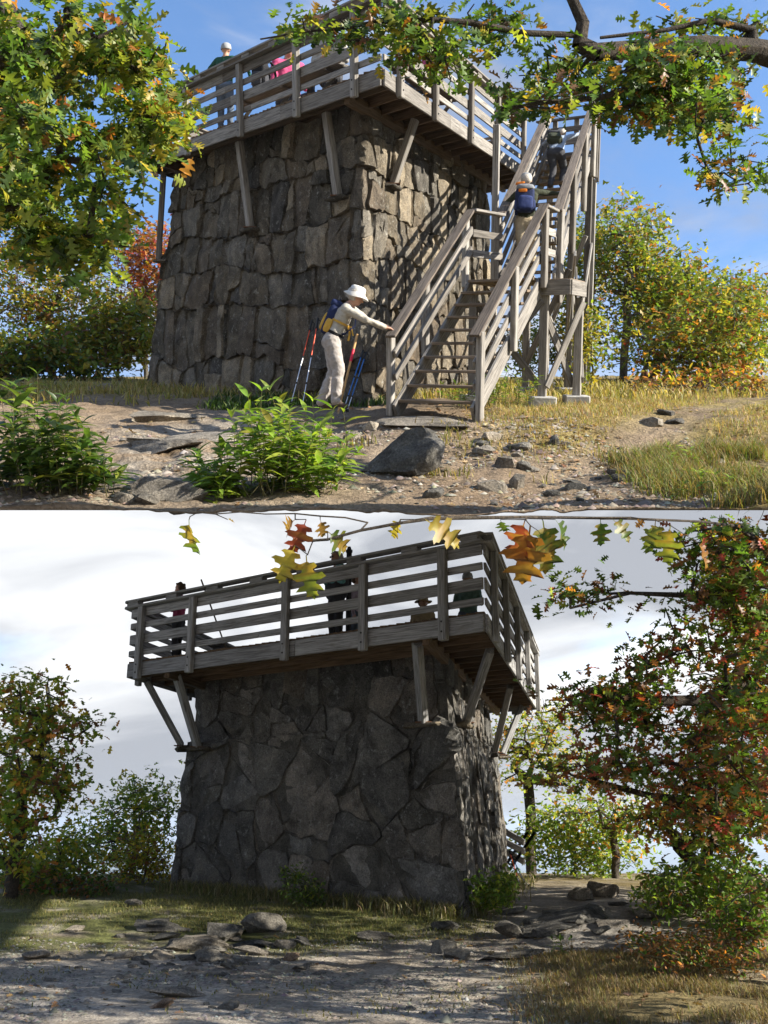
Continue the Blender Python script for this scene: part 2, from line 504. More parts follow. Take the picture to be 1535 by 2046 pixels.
def split_cell(poly, rs, amin, amax, skew, out, depth=0):
    p = np.array(poly); x, y = p[:, 0], p[:, 1]
    area = abs(np.sum(x * np.roll(y, -1) - y * np.roll(x, -1))) / 2
    lim = math.exp(rs.uniform(math.log(amin), math.log(amax)))
    if area < lim or depth > 6 or area < 0.02:
        out.append(poly); return
    c = p.mean(0); w, h = np.ptp(x), np.ptp(y)
    th = math.atan2(h, w * rs.uniform(0.7, 1.6))
    ang = (0 if th < 0.62 + rs.uniform(-0.25, 0.25) else math.pi / 2) + rs.gauss(0, skew)
    a, b = math.cos(ang), math.sin(ang)
    off = (rs.random() - 0.5) * 0.45 * (w if abs(a) > abs(b) else h)
    cc = a * c[0] + b * c[1] + off
    for sg in (1, -1):
        q = clip_poly(poly, a * sg, b * sg, cc * sg)
        if len(q) >= 3: split_cell(q, rs, amin, amax, skew, out, depth + 1)

def resample(poly, n):
    p = np.array(poly); q = np.roll(p, -1, 0); seg = np.linalg.norm(q - p, axis=1)
    cum = np.concatenate([[0], np.cumsum(seg)]); t = np.linspace(0, cum[-1], n, endpoint=False)
    k = np.clip(np.searchsorted(cum, t, side='right') - 1, 0, len(p) - 1)
    f = (t - cum[k]) / (seg[k] + 1e-9)
    return p[k] + (q[k] - p[k]) * f[:, None]

class Wall:
    """battered wall on four plan corners (left, near, right, back) with a step at a ledge"""
    def __init__(s, base, top, zb, zt, ledge, step):
        s.base, s.top, s.zb, s.zt, s.ledge, s.step = [np.array(b, float) for b in base], [np.array(b, float) for b in top], zb, zt, ledge, step
        s.cen = sum(s.base) / 4
        s.Lu = np.linalg.norm(s.base[0] - s.base[1]); s.Lv = np.linalg.norm(s.base[2] - s.base[1])
    def corner(s, k, z):
        t = (z - s.zb) / (s.zt - s.zb)
        p = s.base[k] * (1 - t) + s.top[k] * t
        if z > s.ledge: p = p + norm(s.cen - p) * s.step
        return p
    def pt(s, a, z):
        """a: 0 at left corner, Lu at near corner, Lu+Lv at right corner"""
        c = [s.corner(k, z) for k in range(4)]
        def nrm(p, q): d = norm(q - p); return np.array([d[1], -d[0]])
        fa = [(3, 0), (0, 1), (1, 2), (2, 3)]
        if a < 0: i, t = 0, 1 + a / s.Lv
        elif a < s.Lu: i, t = 1, a / s.Lu
        elif a < s.Lu + s.Lv: i, t = 2, (a - s.Lu) / s.Lv
        else: i, t = 3, (a - s.Lu - s.Lv) / s.Lu
        p = c[fa[i][0]] * (1 - t) + c[fa[i][1]] * t
        n = nrm(c[fa[i][0]], c[fa[i][1]])
        for ac, j0, j1 in ((0, 0, 1), (s.Lu, 1, 2), (s.Lu + s.Lv, 2, 3)):
            w = 1 - abs(a - ac) / 0.22
            if w > 0:
                o = j1 if a < ac else j0
                n = n * (1 - 0.5 * w) + nrm(c[fa[o][0]], c[fa[o][1]]) * 0.5 * w
        n = norm(n)
        return np.array([p[0], p[1], z]), np.array([n[0], n[1], 0.05])

def build_wall(root, wall, seed, mstone, mmortar, radii, sx, ext=0.9, core_in=0.0, pk=1.0, gap=0.010):
    rs = random.Random(seed)
    # mortar core
    zs = [wall.zb - 0.5, wall.ledge - 0.001, wall.ledge + 0.001, wall.zt]
    vs, fs = [], []
    for z in zs:
        for k in range(4):
            p = wall.corner(k, z); p = p + norm(wall.cen - p) * core_in
            vs.append([p[0], p[1], z])
    for r_ in range(3):
        for k in range(4):
            a, b = r_ * 4 + k, r_ * 4 + (k + 1) % 4
            fs.append([a, b, b + 4, a + 4])
    fs.append([12, 13, 14, 15]); fs.append([3, 2, 1, 0])
    core = mk('wall', vs, fs, mmortar, root, loc=[*wall.cen, wall.zb])
    Htot = wall.zt - wall.zb + 0.25
    if len(radii) == 5:
        cells = courses(wall.Lu + wall.Lv + 2 * ext, Htot, rs, *radii)
    else:
        coarse = pack(wall.Lu + wall.Lv + 2 * ext, Htot, radii[0], rs, sx)
        cells = []
        for poly in coarse: split_cell(poly, rs, *radii[1], cells)
    for poly in cells:
        p = resample(poly, 24)
        p = p + (np.stack([vnoise(p[:, 0] * 5, p[:, 1] * 5, 31), vnoise(p[:, 0] * 5, p[:, 1] * 5, 32)], -1) - 0.5) * 0.10 + (np.stack([vnoise(p[:, 0] * 16, p[:, 1] * 16, 33), vnoise(p[:, 0] * 16, p[:, 1] * 16, 34)], -1) - 0.5) * 0.035
        c = p.mean(0)
        # round the corners, then wobble
        for _ in range(rs.choice((1, 1, 1, 2))):
            p = 0.10 * np.roll(p, 1, 0) + 0.80 * p + 0.10 * np.roll(p, -1, 0)
        size = math.sqrt(abs(np.sum(p[:, 0] * np.roll(p[:, 1], -1) - p[:, 1] * np.roll(p[:, 0], -1))) / 2)
        if size < 0.07: continue
        g = min(gap, size * 0.05)
        d = p - c; r = np.linalg.norm(d, axis=1, keepdims=True)
        p = c + d * (1 - g / np.maximum(r, 0.03))
        d = p - c
        prot = rs.uniform(0.02, 0.085) + min(0.05, size * 0.05)
        if rs.random() < 0.12: prot += 0.05
        prot *= pk
        tx, ty = rs.uniform(-0.09, 0.09), rs.uniform(-0.09, 0.09)
        cuts = []
        for _ in range(4):
            th = rs.uniform(0, 6.28); gr = rs.uniform(0.05, 0.32)
            cuts.append((math.cos(th) * gr, math.sin(th) * gr, prot * rs.uniform(0.9, 1.15) + size * gr * rs.uniform(-0.02, 0.2)))
        rings = [(1.0, -0.05), (1.0, prot * 0.70), (0.965, prot * 0.92), (0.72, prot * 1.0), (0.38, prot * 1.0)]
        so = rs.uniform(0, 99)
        vs, fs = [], []
        n = len(p)
        for ri, (sc, off) in enumerate(rings):
            q = c + d * sc
            if ri in (1, 2, 3, 4):
                q = q + (np.stack([vnoise(q[:, 0] * 9 + so, q[:, 1] * 9, 3), vnoise(q[:, 0] * 9, q[:, 1] * 9 + so, 5)], -1) - 0.5) * size * 0.09
            nz = (vnoise(q[:, 0] * 5 + so, q[:, 1] * 5, 11) - 0.5) * 0.10 * min(1, size * 2.2) + (vnoise(q[:, 0] * 14 + so, q[:, 1] * 14, 12) - 0.5) * 0.045
            for k in range(n):
                a, z = q[k, 0] - ext, wall.zb - 0.12 + q[k, 1]
                P0, nn = wall.pt(a, z)
                o = off
                if ri: o = off + nz[k] * (0.4 if ri == 1 else 1) + ((q[k] - c)[0] * tx + (q[k] - c)[1] * ty) * (0.5 if ri == 1 else 1)
                if ri > 1:
                    for (gx, gy, k0) in cuts:
                        o = min(o, k0 - (q[k, 0] - c[0]) * gx - (q[k, 1] - c[1]) * gy)
                    o = max(o, 0.005)
                vs.append(P0 + nn * o)
        P0, nn = wall.pt(c[0] - ext, wall.zb - 0.12 + c[1])
        vs.append(P0 + nn * prot * 1.03)
        for ri in range(len(rings) - 1):
            for k in range(n):
                a, b = ri * n + k, ri * n + (k + 1) % n
                fs.append([a, b, b + n, a + n])
        top = (len(rings) - 1) * n
        for k in range(n): fs.append([top + k, top + (k + 1) % n, len(vs) - 1])
        mk('stone', vs, fs, mstone, core, sharp=34)
    return core

# ------------------------------------------------------------------ the deck with its railing
def build_deck(root, N, A, B, zd, opens, mw, mj, postd, stair_gap=0.0):
    """N, A, B plan corners (near, left, right); opens: per edge (start,end) trimmed from the railing"""
    N, A, B = [np.array(p[:2], float) for p in (N, A, B)]
    u, v = norm(A - N), norm(B - N); Lu, Lv = np.linalg.norm(A - N), np.linalg.norm(B - N)
    C = A + B - N; cen = (A + B) / 2
    P3 = lambda p, z: np.array([p[0], p[1], z])
    # boards lie along v, joists along u
    nb = int(Lu / 0.15); bw = Lu / nb
    for k in range(nb):
        s = (k + 0.5) * bw
        j = random.uniform(-0.03, 0.02)
        plank('deck_board', P3(N + u * s - v * (0.02 + j), zd + 0.262), P3(N + u * s + v * (Lv + 0.02 + j), zd + 0.262), bw * abs(u[0] * v[1] - u[1] * v[0]) - 0.006, 0.036, mj, root)
    k = 0.35
    while k < Lv - 0.1:
        plank('joist', P3(N + v * k + u * 0.04, zd + 0.135), P3(N + v * k + u * (Lu - 0.04), zd + 0.135), 0.045, 0.20, mj, root)
        k += 0.58
    for s in (1.0, Lu - 1.0):
        plank('girder', P3(N + u * s + v * 0.05, zd + 0.02), P3(N + u * s + v * (Lv - 0.05), zd + 0.02), 0.10, 0.20, mj, root)
    edges = [(N, A, Lu, 'near_left'), (N, B, Lv, 'near_right'), (A, C, Lv, 'far_left'), (B, C, Lu, 'far_right')]
    for ei, (p, q, L, nm) in enumerate(edges):
        d = norm(q - p); out = np.array([d[1], -d[0]])
        if (p + q) @ out / 2 - cen @ out < 0: out = -out
        # fascia of two or three boards
        cuts = [0, L * 0.46, L] if L < 8 else [0, L * 0.33, L * 0.70, L]
        for a, b in zip(cuts[:-1], cuts[1:]):
            plank('fascia_board', P3(p + d * (a + 0.003) + out * 0.022, zd + 0.12), P3(p + d * (b - 0.003) + out * 0.022, zd + 0.12), 0.044, 0.245, mw, root)
        s0, s1 = opens[ei] if opens else (0, L)
        if s1 is None: s1 = L
        if s1 - s0 < 0.3: continue
        for z, h in ((0.42, 0.10), (0.67, 0.17), (0.915, 0.105), (1.15, 0.15)):
            cuts = [s0, (s0 + s1) * 0.5 + random.uniform(-0.6, 0.6), s1]
            for a, b in zip(cuts[:-1], cuts[1:]):
                plank('rail', P3(p + d * (a + 0.002) + out * 0.02, zd + z), P3(p + d * (b - 0.002) + out * 0.02, zd + z), 0.038, h, mw, root)
        over = 0.06
        plank('cap_rail', P3(p + d * (s0 - over) + out * 0.055, zd + 1.255), P3(p + d * (s1 + over) + out * 0.055, zd + 1.255), 0.20, 0.036, mw, root)
        plank('cap_rail', P3(p + d * (s0 - over) + out * 0.065, zd + 1.362), P3(p + d * (s1 + over) + out * 0.065, zd + 1.362), 0.18, 0.036, mw, root)
        nblk = max(3, int((s1 - s0) / 0.95))
        for k in range(nblk + 1):
            s = s0 + 0.14 + (s1 - s0 - 0.28) * k / nblk
            plank('spacer_block', P3(p + d * (s - 0.14) + out * 0.075, zd + 1.309), P3(p + d * (s + 0.14) + out * 0.075, zd + 1.309), 0.13, 0.069, mw, root)
        for s in postd[ei]:
            if s < s0 - 0.01 or s > s1 + 0.01: continue
            b0 = P3(p + d * s + out * 0.095, zd - 0.07); b1 = P3(p + d * s + out * 0.095, zd + 1.236)
            po = plank('rail_post', b0, b1, 0.135, 0.095, mw, root, up=(*out, 0), c=0.012)
            for zb_ in (0.05, 0.19):
                bp = P3(p + d * s + out * 0.14, zd + zb_)
                tube('bolt', bp, bp + np.array([*out, 0]) * 0.014, 0.016, 0.014, M_BOLT, po, 6)
    return u, v, Lu, Lv

def brace(root, top, foot, mw, w=0.15, outdir=(0, -1, 0)):
    top, foot = np.array(top, float), np.array(foot, float)
    b = plank('brace', foot, top, w, 0.12, mw, root, up=outdir, c=0.012)
    d = norm(top - foot)
    vs, fs = cbox(0.26, 0.22, 0.016, 0.004)
    M_ = Matrix.Translation(V(foot - d * 0.01))
    mk('foot_plate', vs, fs, M_STEEL, b, M=M_)

def solve_len(fr, p, d, z, X):
    """distance along d from p (at height z) where the point projects to column X"""
    t = np.linspace(0, 14, 1401)
    q = np.stack([p[0] + d[0] * t, p[1] + d[1] * t, np.full_like(t, z)], -1)
    return float(t[np.argmin(np.abs(fr.px(q)[:, 0] - X))])

# ================================================================== UPPER TERRACE: tower, stairs
CUR = FU
zdU = 4.05
NU, AU, BU = FU.onz(764, 171, zdU), FU.onz(286, 338, zdU), FU.onz(1040, 352, zdU)
uU, vU = norm((AU - NU)[:2]), norm((BU - NU)[:2])
LvU = np.linalg.norm((BU - NU)[:2])
BU2 = np.array([*(NU[:2] + vU * (LvU + 1.25)), zdU])
baseN = NU[:2] + uU * 0.85 + vU * 0.42
topN = baseN + uU * 0.16 + vU * 0.36
zbU, ztU = -0.92, 4.0
lu_b = solve_len(FU, baseN, uU, zbU, 300); lv_b = LvU - 0.6
lu_t = solve_len(FU, topN, uU, 2.2, 352); lv_t = lv_b - 0.35
base = [baseN + uU * lu_b, baseN, baseN + vU * lv_b]; base.append(base[0] + base[2] - base[1])
top = [topN + uU * lu_t, topN, topN + vU * lv_t]; top.append(top[0] + top[2] - top[1])
tower_up = empty('stone_tower', [*baseN, zbU], 'stone lookout tower with sunlit corner and wooden staircase, upper view', 'tower')
wallU = Wall(base, top, zbU, ztU, 2.15, 0.08)
RAD = (0.34, 1.15, 0.32, 1.15, 0.42)
build_wall(tower_up, wallU, 11, M_STONE, M_MORTAR, RAD, 1.35)
LuU = np.linalg.norm((AU - NU)[:2])
build_deck(tower_up, NU, AU, BU2, zdU, [(0, LuU), (0, LvU), (0, None), (1.3, LuU)], M_WOOD, M_JOIST,
           [[0.62, 2.35, 4.35, 6.6, 8.3], [0.55, 2.3, 4.45, 6.4, 8.68], [0.6, 3, 5.5, 8], [1.5, 3.4, 5.4, 7.0]])
def wall_brace(rootT, wall, fr, topxy, zt_, a, zf, mw):
    P0, nn = wall.pt(a, zf)
    brace(rootT, [*topxy, zt_], P0 + nn * 0.14, mw, 0.15, nn)
    # little corbel ledge under the foot
    c = P0 + nn * 0.08 - np.array([0, 0, 0.05]); t = np.array([-nn[1], nn[0], 0])
    plank('ledge_stone', c - t * random.uniform(0.22, 0.34), c + t * random.uniform(0.22, 0.34), 0.30, 0.075, M_STONE, rootT, up=(0, 0, 1), c=0.02, jit=0.05)
def near_a(wall, fr, X, Y):
    best, lo = None, 1e9
    aa, zz = (0, wall.Lu + wall.Lv), (wall.zb + 0.3, wall.zt)
    for it in range(3):
        for a in np.linspace(*aa, 25):
            for z in np.linspace(*zz, 16):
                q = fr.px(wall.pt(a, z)[0]); e = (q[0] - X) ** 2 + (q[1] - Y) ** 2
                if e < lo: lo, best = e, (a, z)
        ra, rz = (aa[1] - aa[0]) / 20, (zz[1] - zz[0]) / 13
        aa, zz = (best[0] - ra, best[0] + ra), (best[1] - rz, best[1] + rz)
    return best
for (tx, ty), (fx, fy) in (((652, 222), (688, 392)), ((478, 280), (512, 455)), ((830, 236), (772, 368)), ((322, 395), (352, 478))):
    tp = FU.onz(tx, ty, zdU + 0.05)
    if tx == 322: tp = np.array([*(AU[:2] + norm(base[3] - base[0]) * 0.7 - uU * 0.15), zdU + 0.02])
    a, zf = near_a(wallU, FU, fx, fy)
    if tx == 322: a, zf = -0.02, 2.1
    wall_brace(tower_up, wallU, FU, tp[:2], zdU + 0.03, a, zf, M_WOOD)

# ---- staircase
zf0 = -0.90
FLp, FRp = FU.at(790, 824, 14.3), FU.at(945, 832, 13.7)
FLp[2] = FRp[2] = zf0
zland = 1.15
d1 = norm(np.array([1.31, 2.82])); w1 = np.linalg.norm((FRp - FLp)[:2])
side = norm((FRp - FLp)[:2])
TRp = np.array([*(FU.at(1080, 558, 16.2)[:2]), zland])
run1 = (TRp - FRp)[:2]
TLp = np.array([*(FLp[:2] + run1), zland])
stair = empty('wooden_staircase', [*((FLp + FRp) / 2)], 'weathered grey wooden staircase in two flights climbing to the upper tower deck', 'staircase')
def flight(L0, R0, L1, R1, nst, rise_first=True):
    L0, R0, L1, R1 = [np.asarray(p, float) for p in (L0, R0, L1, R1)]
    along = norm(((L1 + R1) / 2 - (L0 + R0) / 2)[:2])
    for a, b in ((L0, L1), (R0, R1)):
        plank('stringer', a + [0, 0, 0.02], b + [0, 0, -0.10], 0.05, 0.27, M_WOOD, stair, c=0.008)
    for k in range(nst):
        t = (k + 0.6) / nst; tz = (k + 1) / nst
        pl, pr = L0 + (L1 - L0) * t, R0 + (R1 - R0) * t
        z = L0[2] + (L1[2] - L0[2]) * tz - 0.02
        pl[2] = pr[2] = z
        ins = norm(pr - pl) * 0.03
        plank('tread', pl + ins, pr - ins, 0.27, 0.042, M_TREAD, stair)
def sloped_rails(p0, p1, posts, hr=1.15, outv=(0, 0), levels=(0.36, 0.66, 0.92), ext0=0.0, ext1=0.0, postdown=0.15):
    p0, p1 = np.asarray(p0, float), np.asarray(p1, float); o = np.array([*outv, 0.0])
    d = p1 - p0
    for lv in levels:
        plank('rail', p0 + [0, 0, lv] + o * 0.01, p1 + [0, 0, lv] + o * 0.01, 0.04, 0.115, M_WOOD, stair)
    plank('hand_rail', p0 - d * ext0 + [0, 0, hr] + o * 0.04, p1 + d * ext1 + [0, 0, hr] + o * 0.04, 0.155, 0.042, M_HANDRAIL, stair)
    for t in posts:
        q = p0 + d * t + o * 0.09
        plank('stair_post', q - [0, 0, postdown], q + [0, 0, hr - 0.022], 0.12, 0.09, M_WOOD, stair, up=(*norm(outv if np.linalg.norm(outv) else (1, 0)), 0), c=0.01)
flight(FLp, FRp, TLp, TRp, 10)
sloped_rails(FLp, TLp, (0.01, 0.42, 0.97), outv=-side, levels=(0.52, 0.84), postdown=0.05, ext0=0.03)
sloped_rails(FRp, TRp, (0.01, 0.48, 0.97), outv=side, levels=(0.40, 0.70, 0.98), postdown=0.1, ext0=0.03)
# landing and upper flight
ULp, URp = FU.at(1004, 455, 17.3), FU.at(1110, 436, 16.75)
ULp[2] = URp[2] = zland
d2 = norm(np.array([1.83, 6.45]))
run2 = d2 * 6.6
zdeck = zdU + 0.30
UL1, UR1 = np.array([*(ULp[:2] + run2), zdeck]), np.array([*(URp[:2] + run2), zdeck])
for k in range(6):
    a = TLp + (TRp - TLp) * (k + 0.5) / 6; b = a.copy(); b[:2] += d1 * 0.95
    plank('landing_board', [*(a[:2] - d1 * 0.05), zland - 0.03], [*b[:2], zland - 0.03], 0.165, 0.04, M_TREAD, stair)
for k in range(3):
    a = TRp + side[0] * 0 + np.array([*(side * (0.09 + 0.17 * k)), 0]); b = a.copy(); b[:2] += d1 * 0.95
    plank('landing_board', [*a[:2], zland - 0.03], [*b[:2], zland - 0.03], 0.165, 0.04, M_TREAD, stair)
plank('landing_beam', [*TRp[:2], zland - 0.15], [*(TRp[:2] + side * 0.52), zland - 0.15], 0.05, 0.24, M_WOOD, stair)
plank('landing_beam', [*(TRp[:2] + side * 0.52), zland - 0.15], [*(TRp[:2] + side * 0.52 + d1 * 0.95), zland - 0.15], 0.05, 0.24, M_WOOD, stair)
flight(ULp, URp, UL1, UR1, 16)
sd2 = norm((URp - ULp)[:2])
sloped_rails(ULp, UL1, (0.02, 0.33, 0.64, 0.97), outv=-sd2)
sloped_rails(URp, UR1, (0.02, 0.33, 0.66, 0.98), outv=sd2, postdown=0.42, ext1=0.02)
for (p, q) in ((TLp, ULp), (TRp, URp)):
    for lv, h, w in ((0.45, 0.12, 0.04), (0.78, 0.12, 0.04), (1.15, 0.042, 0.15)):
        plank('rail', p + [0, 0, lv], q + [0, 0, lv], w, h, M_WOOD, stair)
# top landing beside the deck
e0 = NU[:2] + vU * LvU; e1 = BU2[:2]
t0, t1 = UR1[:2] + d2 * 0.05, UR1[:2] + d2 * 1.25
for k in range(8):
    f_ = (k + 0.5) / 8
    a = e0 * (1 - f_) + e1 * f_ - uU * 0.06; b = t0 * (1 - f_) + t1 * f_
    plank('landing_board', [*a, zdeck - 0.05], [*b, zdeck - 0.05], 0.145, 0.04, M_TREAD, stair)
plank('landing_beam', [*t0, zdeck - 0.2], [*t1, zdeck - 0.2], 0.05, 0.26, M_WOOD, stair)
plank('landing_beam', [*e1, zdeck - 0.2], [*t1, zdeck - 0.2], 0.05, 0.26, M_WOOD, stair)
outr = norm(np.array([d2[1], -d2[0]]))
for lv, h, w in ((0.30, 0.12, 0.04), (0.62, 0.16, 0.04), (0.9, 0.12, 0.04), (1.14, 0.042, 0.16)):
    plank('rail', [*t0, zdeck + lv], [*t1, zdeck + lv], w, h, M_WOOD, stair)
    plank('rail', [*(e1 - uU * 0.1), zdeck + lv], [*t1, zdeck + lv], w, h, M_WOOD, stair)
for q in (t0, (t0 + t1) / 2, t1):
    plank('stair_post', [*(q + outr * 0.08), zdeck - 0.38], [*(q + outr * 0.08), zdeck + 1.12], 0.12, 0.09, M_WOOD, stair, up=(*outr, 0), c=0.01)
for f_ in (0.35, 0.7):
    q = e1 * (1 - f_) + t1 * f_ + d2 * 0.08
    plank('stair_post', [*q, zdeck - 0.3], [*q, zdeck + 1.12], 0.12, 0.09, M_WOOD, stair, up=(*d2, 0), c=0.01)
def column(xy, z0, z1, w=0.14, foot=True):
    plank('support_post', [*xy, z0], [*xy, z1], w, w, M_WOOD, stair, up=(*d2, 0), c=0.012)
zg = -0.95
cols = {}
for nm, xy, z1 in (('a', t0 + d2 * 0.0, zdeck - 0.33), ('b', t1, zdeck - 0.33), ('c', UL1[:2] + d2 * 0.2, zdeck - 0.33),
                   ('d', TRp[:2] + side * 0.05 + d1 * 0.1, zland - 0.17), ('e', TRp[:2] + side * 0.45 + d1 * 0.85, zland - 0.28), ('f', TLp[:2] + d1 * 0.1, zland - 0.17),
                   ('g', URp[:2] + run2 * 0.5 - sd2 * 0.04, (zland + zdeck) / 2 - 0.35), ('h', ULp[:2] + run2 * 0.5, (zland + zdeck) / 2 - 0.35)):
    cols[nm] = np.asarray(xy); column(xy, zg, z1)
def cross(a, b, z0, z1):
    A_, B_ = cols[a], cols[b]; o = norm(np.array([(B_ - A_)[1], -(B_ - A_)[0]])) * 0.095
    plank('cross_brace', [*(A_ + o), z0], [*(B_ + o), z1], 0.042, 0.12, M_WOOD, stair)
    plank('cross_brace', [*(A_ - o), z1], [*(B_ - o), z0], 0.042, 0.12, M_WOOD, stair)
cross('g', 'a', -0.4, 2.4); cross('d', 'f', -0.7, 0.8); cross('e', 'g', -0.5, 1.6); cross('d', 'e', -0.6, 0.8); cross('c', 'a', 0.2, 2.6); cross('h', 'g', -0.4, 1.6)
for nm in 'abcdefgh':
    q = cols[nm]; vs, fs = cbox(0.42, 0.36, 0.34, 0.02, 0.02)
    mk('concrete_footing', vs, fs, M_CONC, stair, M=Matrix.Translation((q[0], q[1], zg + 0.03)))
# free post between landing and deck underside
pq = FU.at(989, 470, 18.6)
plank('support_post', [pq[0], pq[1], zg], [pq[0], pq[1], zdU + 0.02], 0.12, 0.12, M_WOOD, stair, up=(*d2, 0), c=0.01)

# ================================================================== LOWER SUMMIT: the tower from its other side
CUR = FL
zdL = 2.45
NL, AL, BL = FL.onz(970, 1262, zdL), FL.onz(257, 1354, zdL), FL.onz(1070, 1418, zdL)
uL, vL = norm((AL - NL)[:2]), norm((BL - NL)[:2])
LuL, LvL = np.linalg.norm((AL - NL)[:2]), np.linalg.norm((BL - NL)[:2])
zbL, ztL = -1.34, 2.42
baseN = FL.onz(932, 1828, zbL)[:2] * 0.975
baseN = np.array([1.18, 15.5])
topN = baseN + uL * 0.28 + vL * 0.10
lu_b = solve_len(FL, baseN, uL, -1.2, 343); lv_b = solve_len(FL, baseN, vL, -1.2, 1018)
lu_t = solve_len(FL, topN, uL, 2.2, 388); lv_t = lv_b - 0.25
base = [baseN + uL * lu_b, baseN, baseN + vL * lv_b]; base.append(base[0] + base[2] - base[1])
top = [topN + uL * lu_t, topN, topN + vL * lv_t]; top.append(top[0] + top[2] - top[1])
tower_low = empty('stone_tower', [*baseN, zbL], 'stone lookout tower against grey cloud, lower view', 'tower')
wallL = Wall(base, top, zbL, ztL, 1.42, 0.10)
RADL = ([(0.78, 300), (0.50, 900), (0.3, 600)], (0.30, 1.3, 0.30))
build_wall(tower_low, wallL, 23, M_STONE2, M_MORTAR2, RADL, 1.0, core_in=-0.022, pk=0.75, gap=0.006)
build_deck(tower_low, NL, AL, BL, zdL, None, M_WOOD2, M_JOIST,
           [[0.62, 2.05, 3.62, 5.8, 7.15], [0.5, 2.3, 4.5, 7.0, 9.9], [0.6, 3, 5.5, 8], [0.6, 3, 5, 7]])
for (tx, ty), (fx, fy) in (((834, 1285), (856, 1445)), ((980, 1298), (915, 1445)), ((352, 1348), (405, 1505)), ((1020, 1372), (975, 1505)), ((1042, 1412), (1010, 1507))):
    tp = FL.onz(tx, ty, zdL + 0.03)
    a, zf = near_a(wallL, FL, fx, fy)
    wall_brace(tower_low, wallL, FL, tp[:2], zdL + 0.03, a, max(zf, 1.3), M_WOOD2)
tp = AL[:2] + norm(base[3] - base[0]) * 0.75
wall_brace(tower_low, wallL, FL, tp, zdL + 0.03, -0.03, 1.35, M_WOOD2)
# ------------------------------------------------------------------ ground
def interp(x, xs, ys): return np.interp(x, xs, ys)
def hU(x, y):
    """upper terrace height"""
    x, y = np.asarray(x, float), np.asarray(y, float)
    right = interp(y, [6, 9, 11, 12.3, 13.2, 14.0, 15, 18, 26, 40], [-1.52, -1.45, -1.36, -1.26, -1.03, -0.92, -0.90, -0.90, -0.86, -0.95])
    left = interp(y, [6, 9, 11, 13.3, 16, 19, 26, 40], [-1.50, -1.44, -1.33, -1.20, -1.03, -0.92, -0.86, -0.95])
    k = np.clip((x + 1.1) / 1.6, 0, 1); k = k * k * (3 - 2 * k)
    z = left * (1 - k) + right * k
    # the trail worn through on the right
    trail = np.exp(-((x - (0.9 + (y - 9) * 0.62)) / 0.7) ** 2) * np.clip((y - 8) / 2, 0, 1) * np.clip((17 - y) / 4, 0, 1)
    z = z - 0.10 * trail
    rockmask = np.clip(1 - np.abs(x + 2.2) / 2.2, 0, 1) * np.clip(1 - np.abs(y - 13) / 4, 0, 1)
    led = np.floor(fbm(x * 0.8 + y * 0.5, y * 1.1 - x * 0.2, 5) * 7) / 7
    z = z + rockmask * (led - 0.5) * 0.35
    z = z + (fbm(x * 0.7, y * 0.7, 8) - 0.5) * 0.12 + (fbm(x * 3, y * 3, 9) - 0.5) * 0.11 + (fbm(x * 9, y * 9, 19) - 0.5) * 0.03
    return z
def colU(x, y):
    soil = np.array([0.15, 0.105, 0.068]); sand = np.array([0.30, 0.235, 0.165]); rock = np.array([0.27, 0.24, 0.20]); grass = np.array([0.16, 0.15, 0.05]); dry = np.array([0.30, 0.22, 0.09]); dark = np.array([0.11, 0.085, 0.06])
    n = fbm(x * 0.9, y * 0.9, 21)[..., None]; n2 = fbm(x * 2.6, y * 2.6, 27)[..., None]
    c = soil * (1 - n) + sand * n
    gm = np.clip((np.minimum((x - 1.2) / 0.8, 1)) * np.clip((y - 11.6) / 1.2, 0, 1), 0, 1)
    gm = np.maximum(gm, np.clip((x - 2.6) / 0.8, 0, 1) * np.clip((12.2 - y) / 1.0, 0, 1))
    gm = np.maximum(gm, np.clip((y - 19) / 3, 0, 1))
    trail = np.exp(-((x - (0.9 + (y - 9) * 0.62)) / 0.55) ** 2) * np.clip((17 - y) / 4, 0, 1)
    gm = (gm * (1 - trail))[..., None] * np.clip((n2 - 0.25) * 3, 0, 1)
    g = grass * (1 - n2) + dry * n2
    c = c * (1 - gm) + g * gm
    rm = (np.clip(1.3 - np.abs(x + 2.2) / 2.0, 0, 1) * np.clip(1.3 - np.abs(y - 13) / 4, 0, 1))[..., None] * np.clip((n2 - 0.3) * 4, 0, 1)
    c = c * (1 - rm) + rock * rm
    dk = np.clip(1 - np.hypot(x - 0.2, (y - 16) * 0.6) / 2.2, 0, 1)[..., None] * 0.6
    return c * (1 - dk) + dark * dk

CUR = FU
LIP = 9.12
xs = np.concatenate([np.linspace(-1, -0.9, 6)[:-1], np.linspace(-0.9, 0.95, 230), np.linspace(0.95, 1.05, 6)[1:]])
ts = np.concatenate([np.linspace(0, 6.5, 130), np.linspace(6.5, 13, 60)[1:], np.linspace(13, 27, 18)[1:]])
X_, T_ = np.meshgrid(xs, ts)
Y_ = LIP + T_
X_ = X_ * (0.42 * Y_ + 0.8)
Z_ = hU(X_, Y_)
nx, ny = len(xs), len(ts)
vt = np.stack([X_, Y_, Z_], -1).reshape(-1, 3)
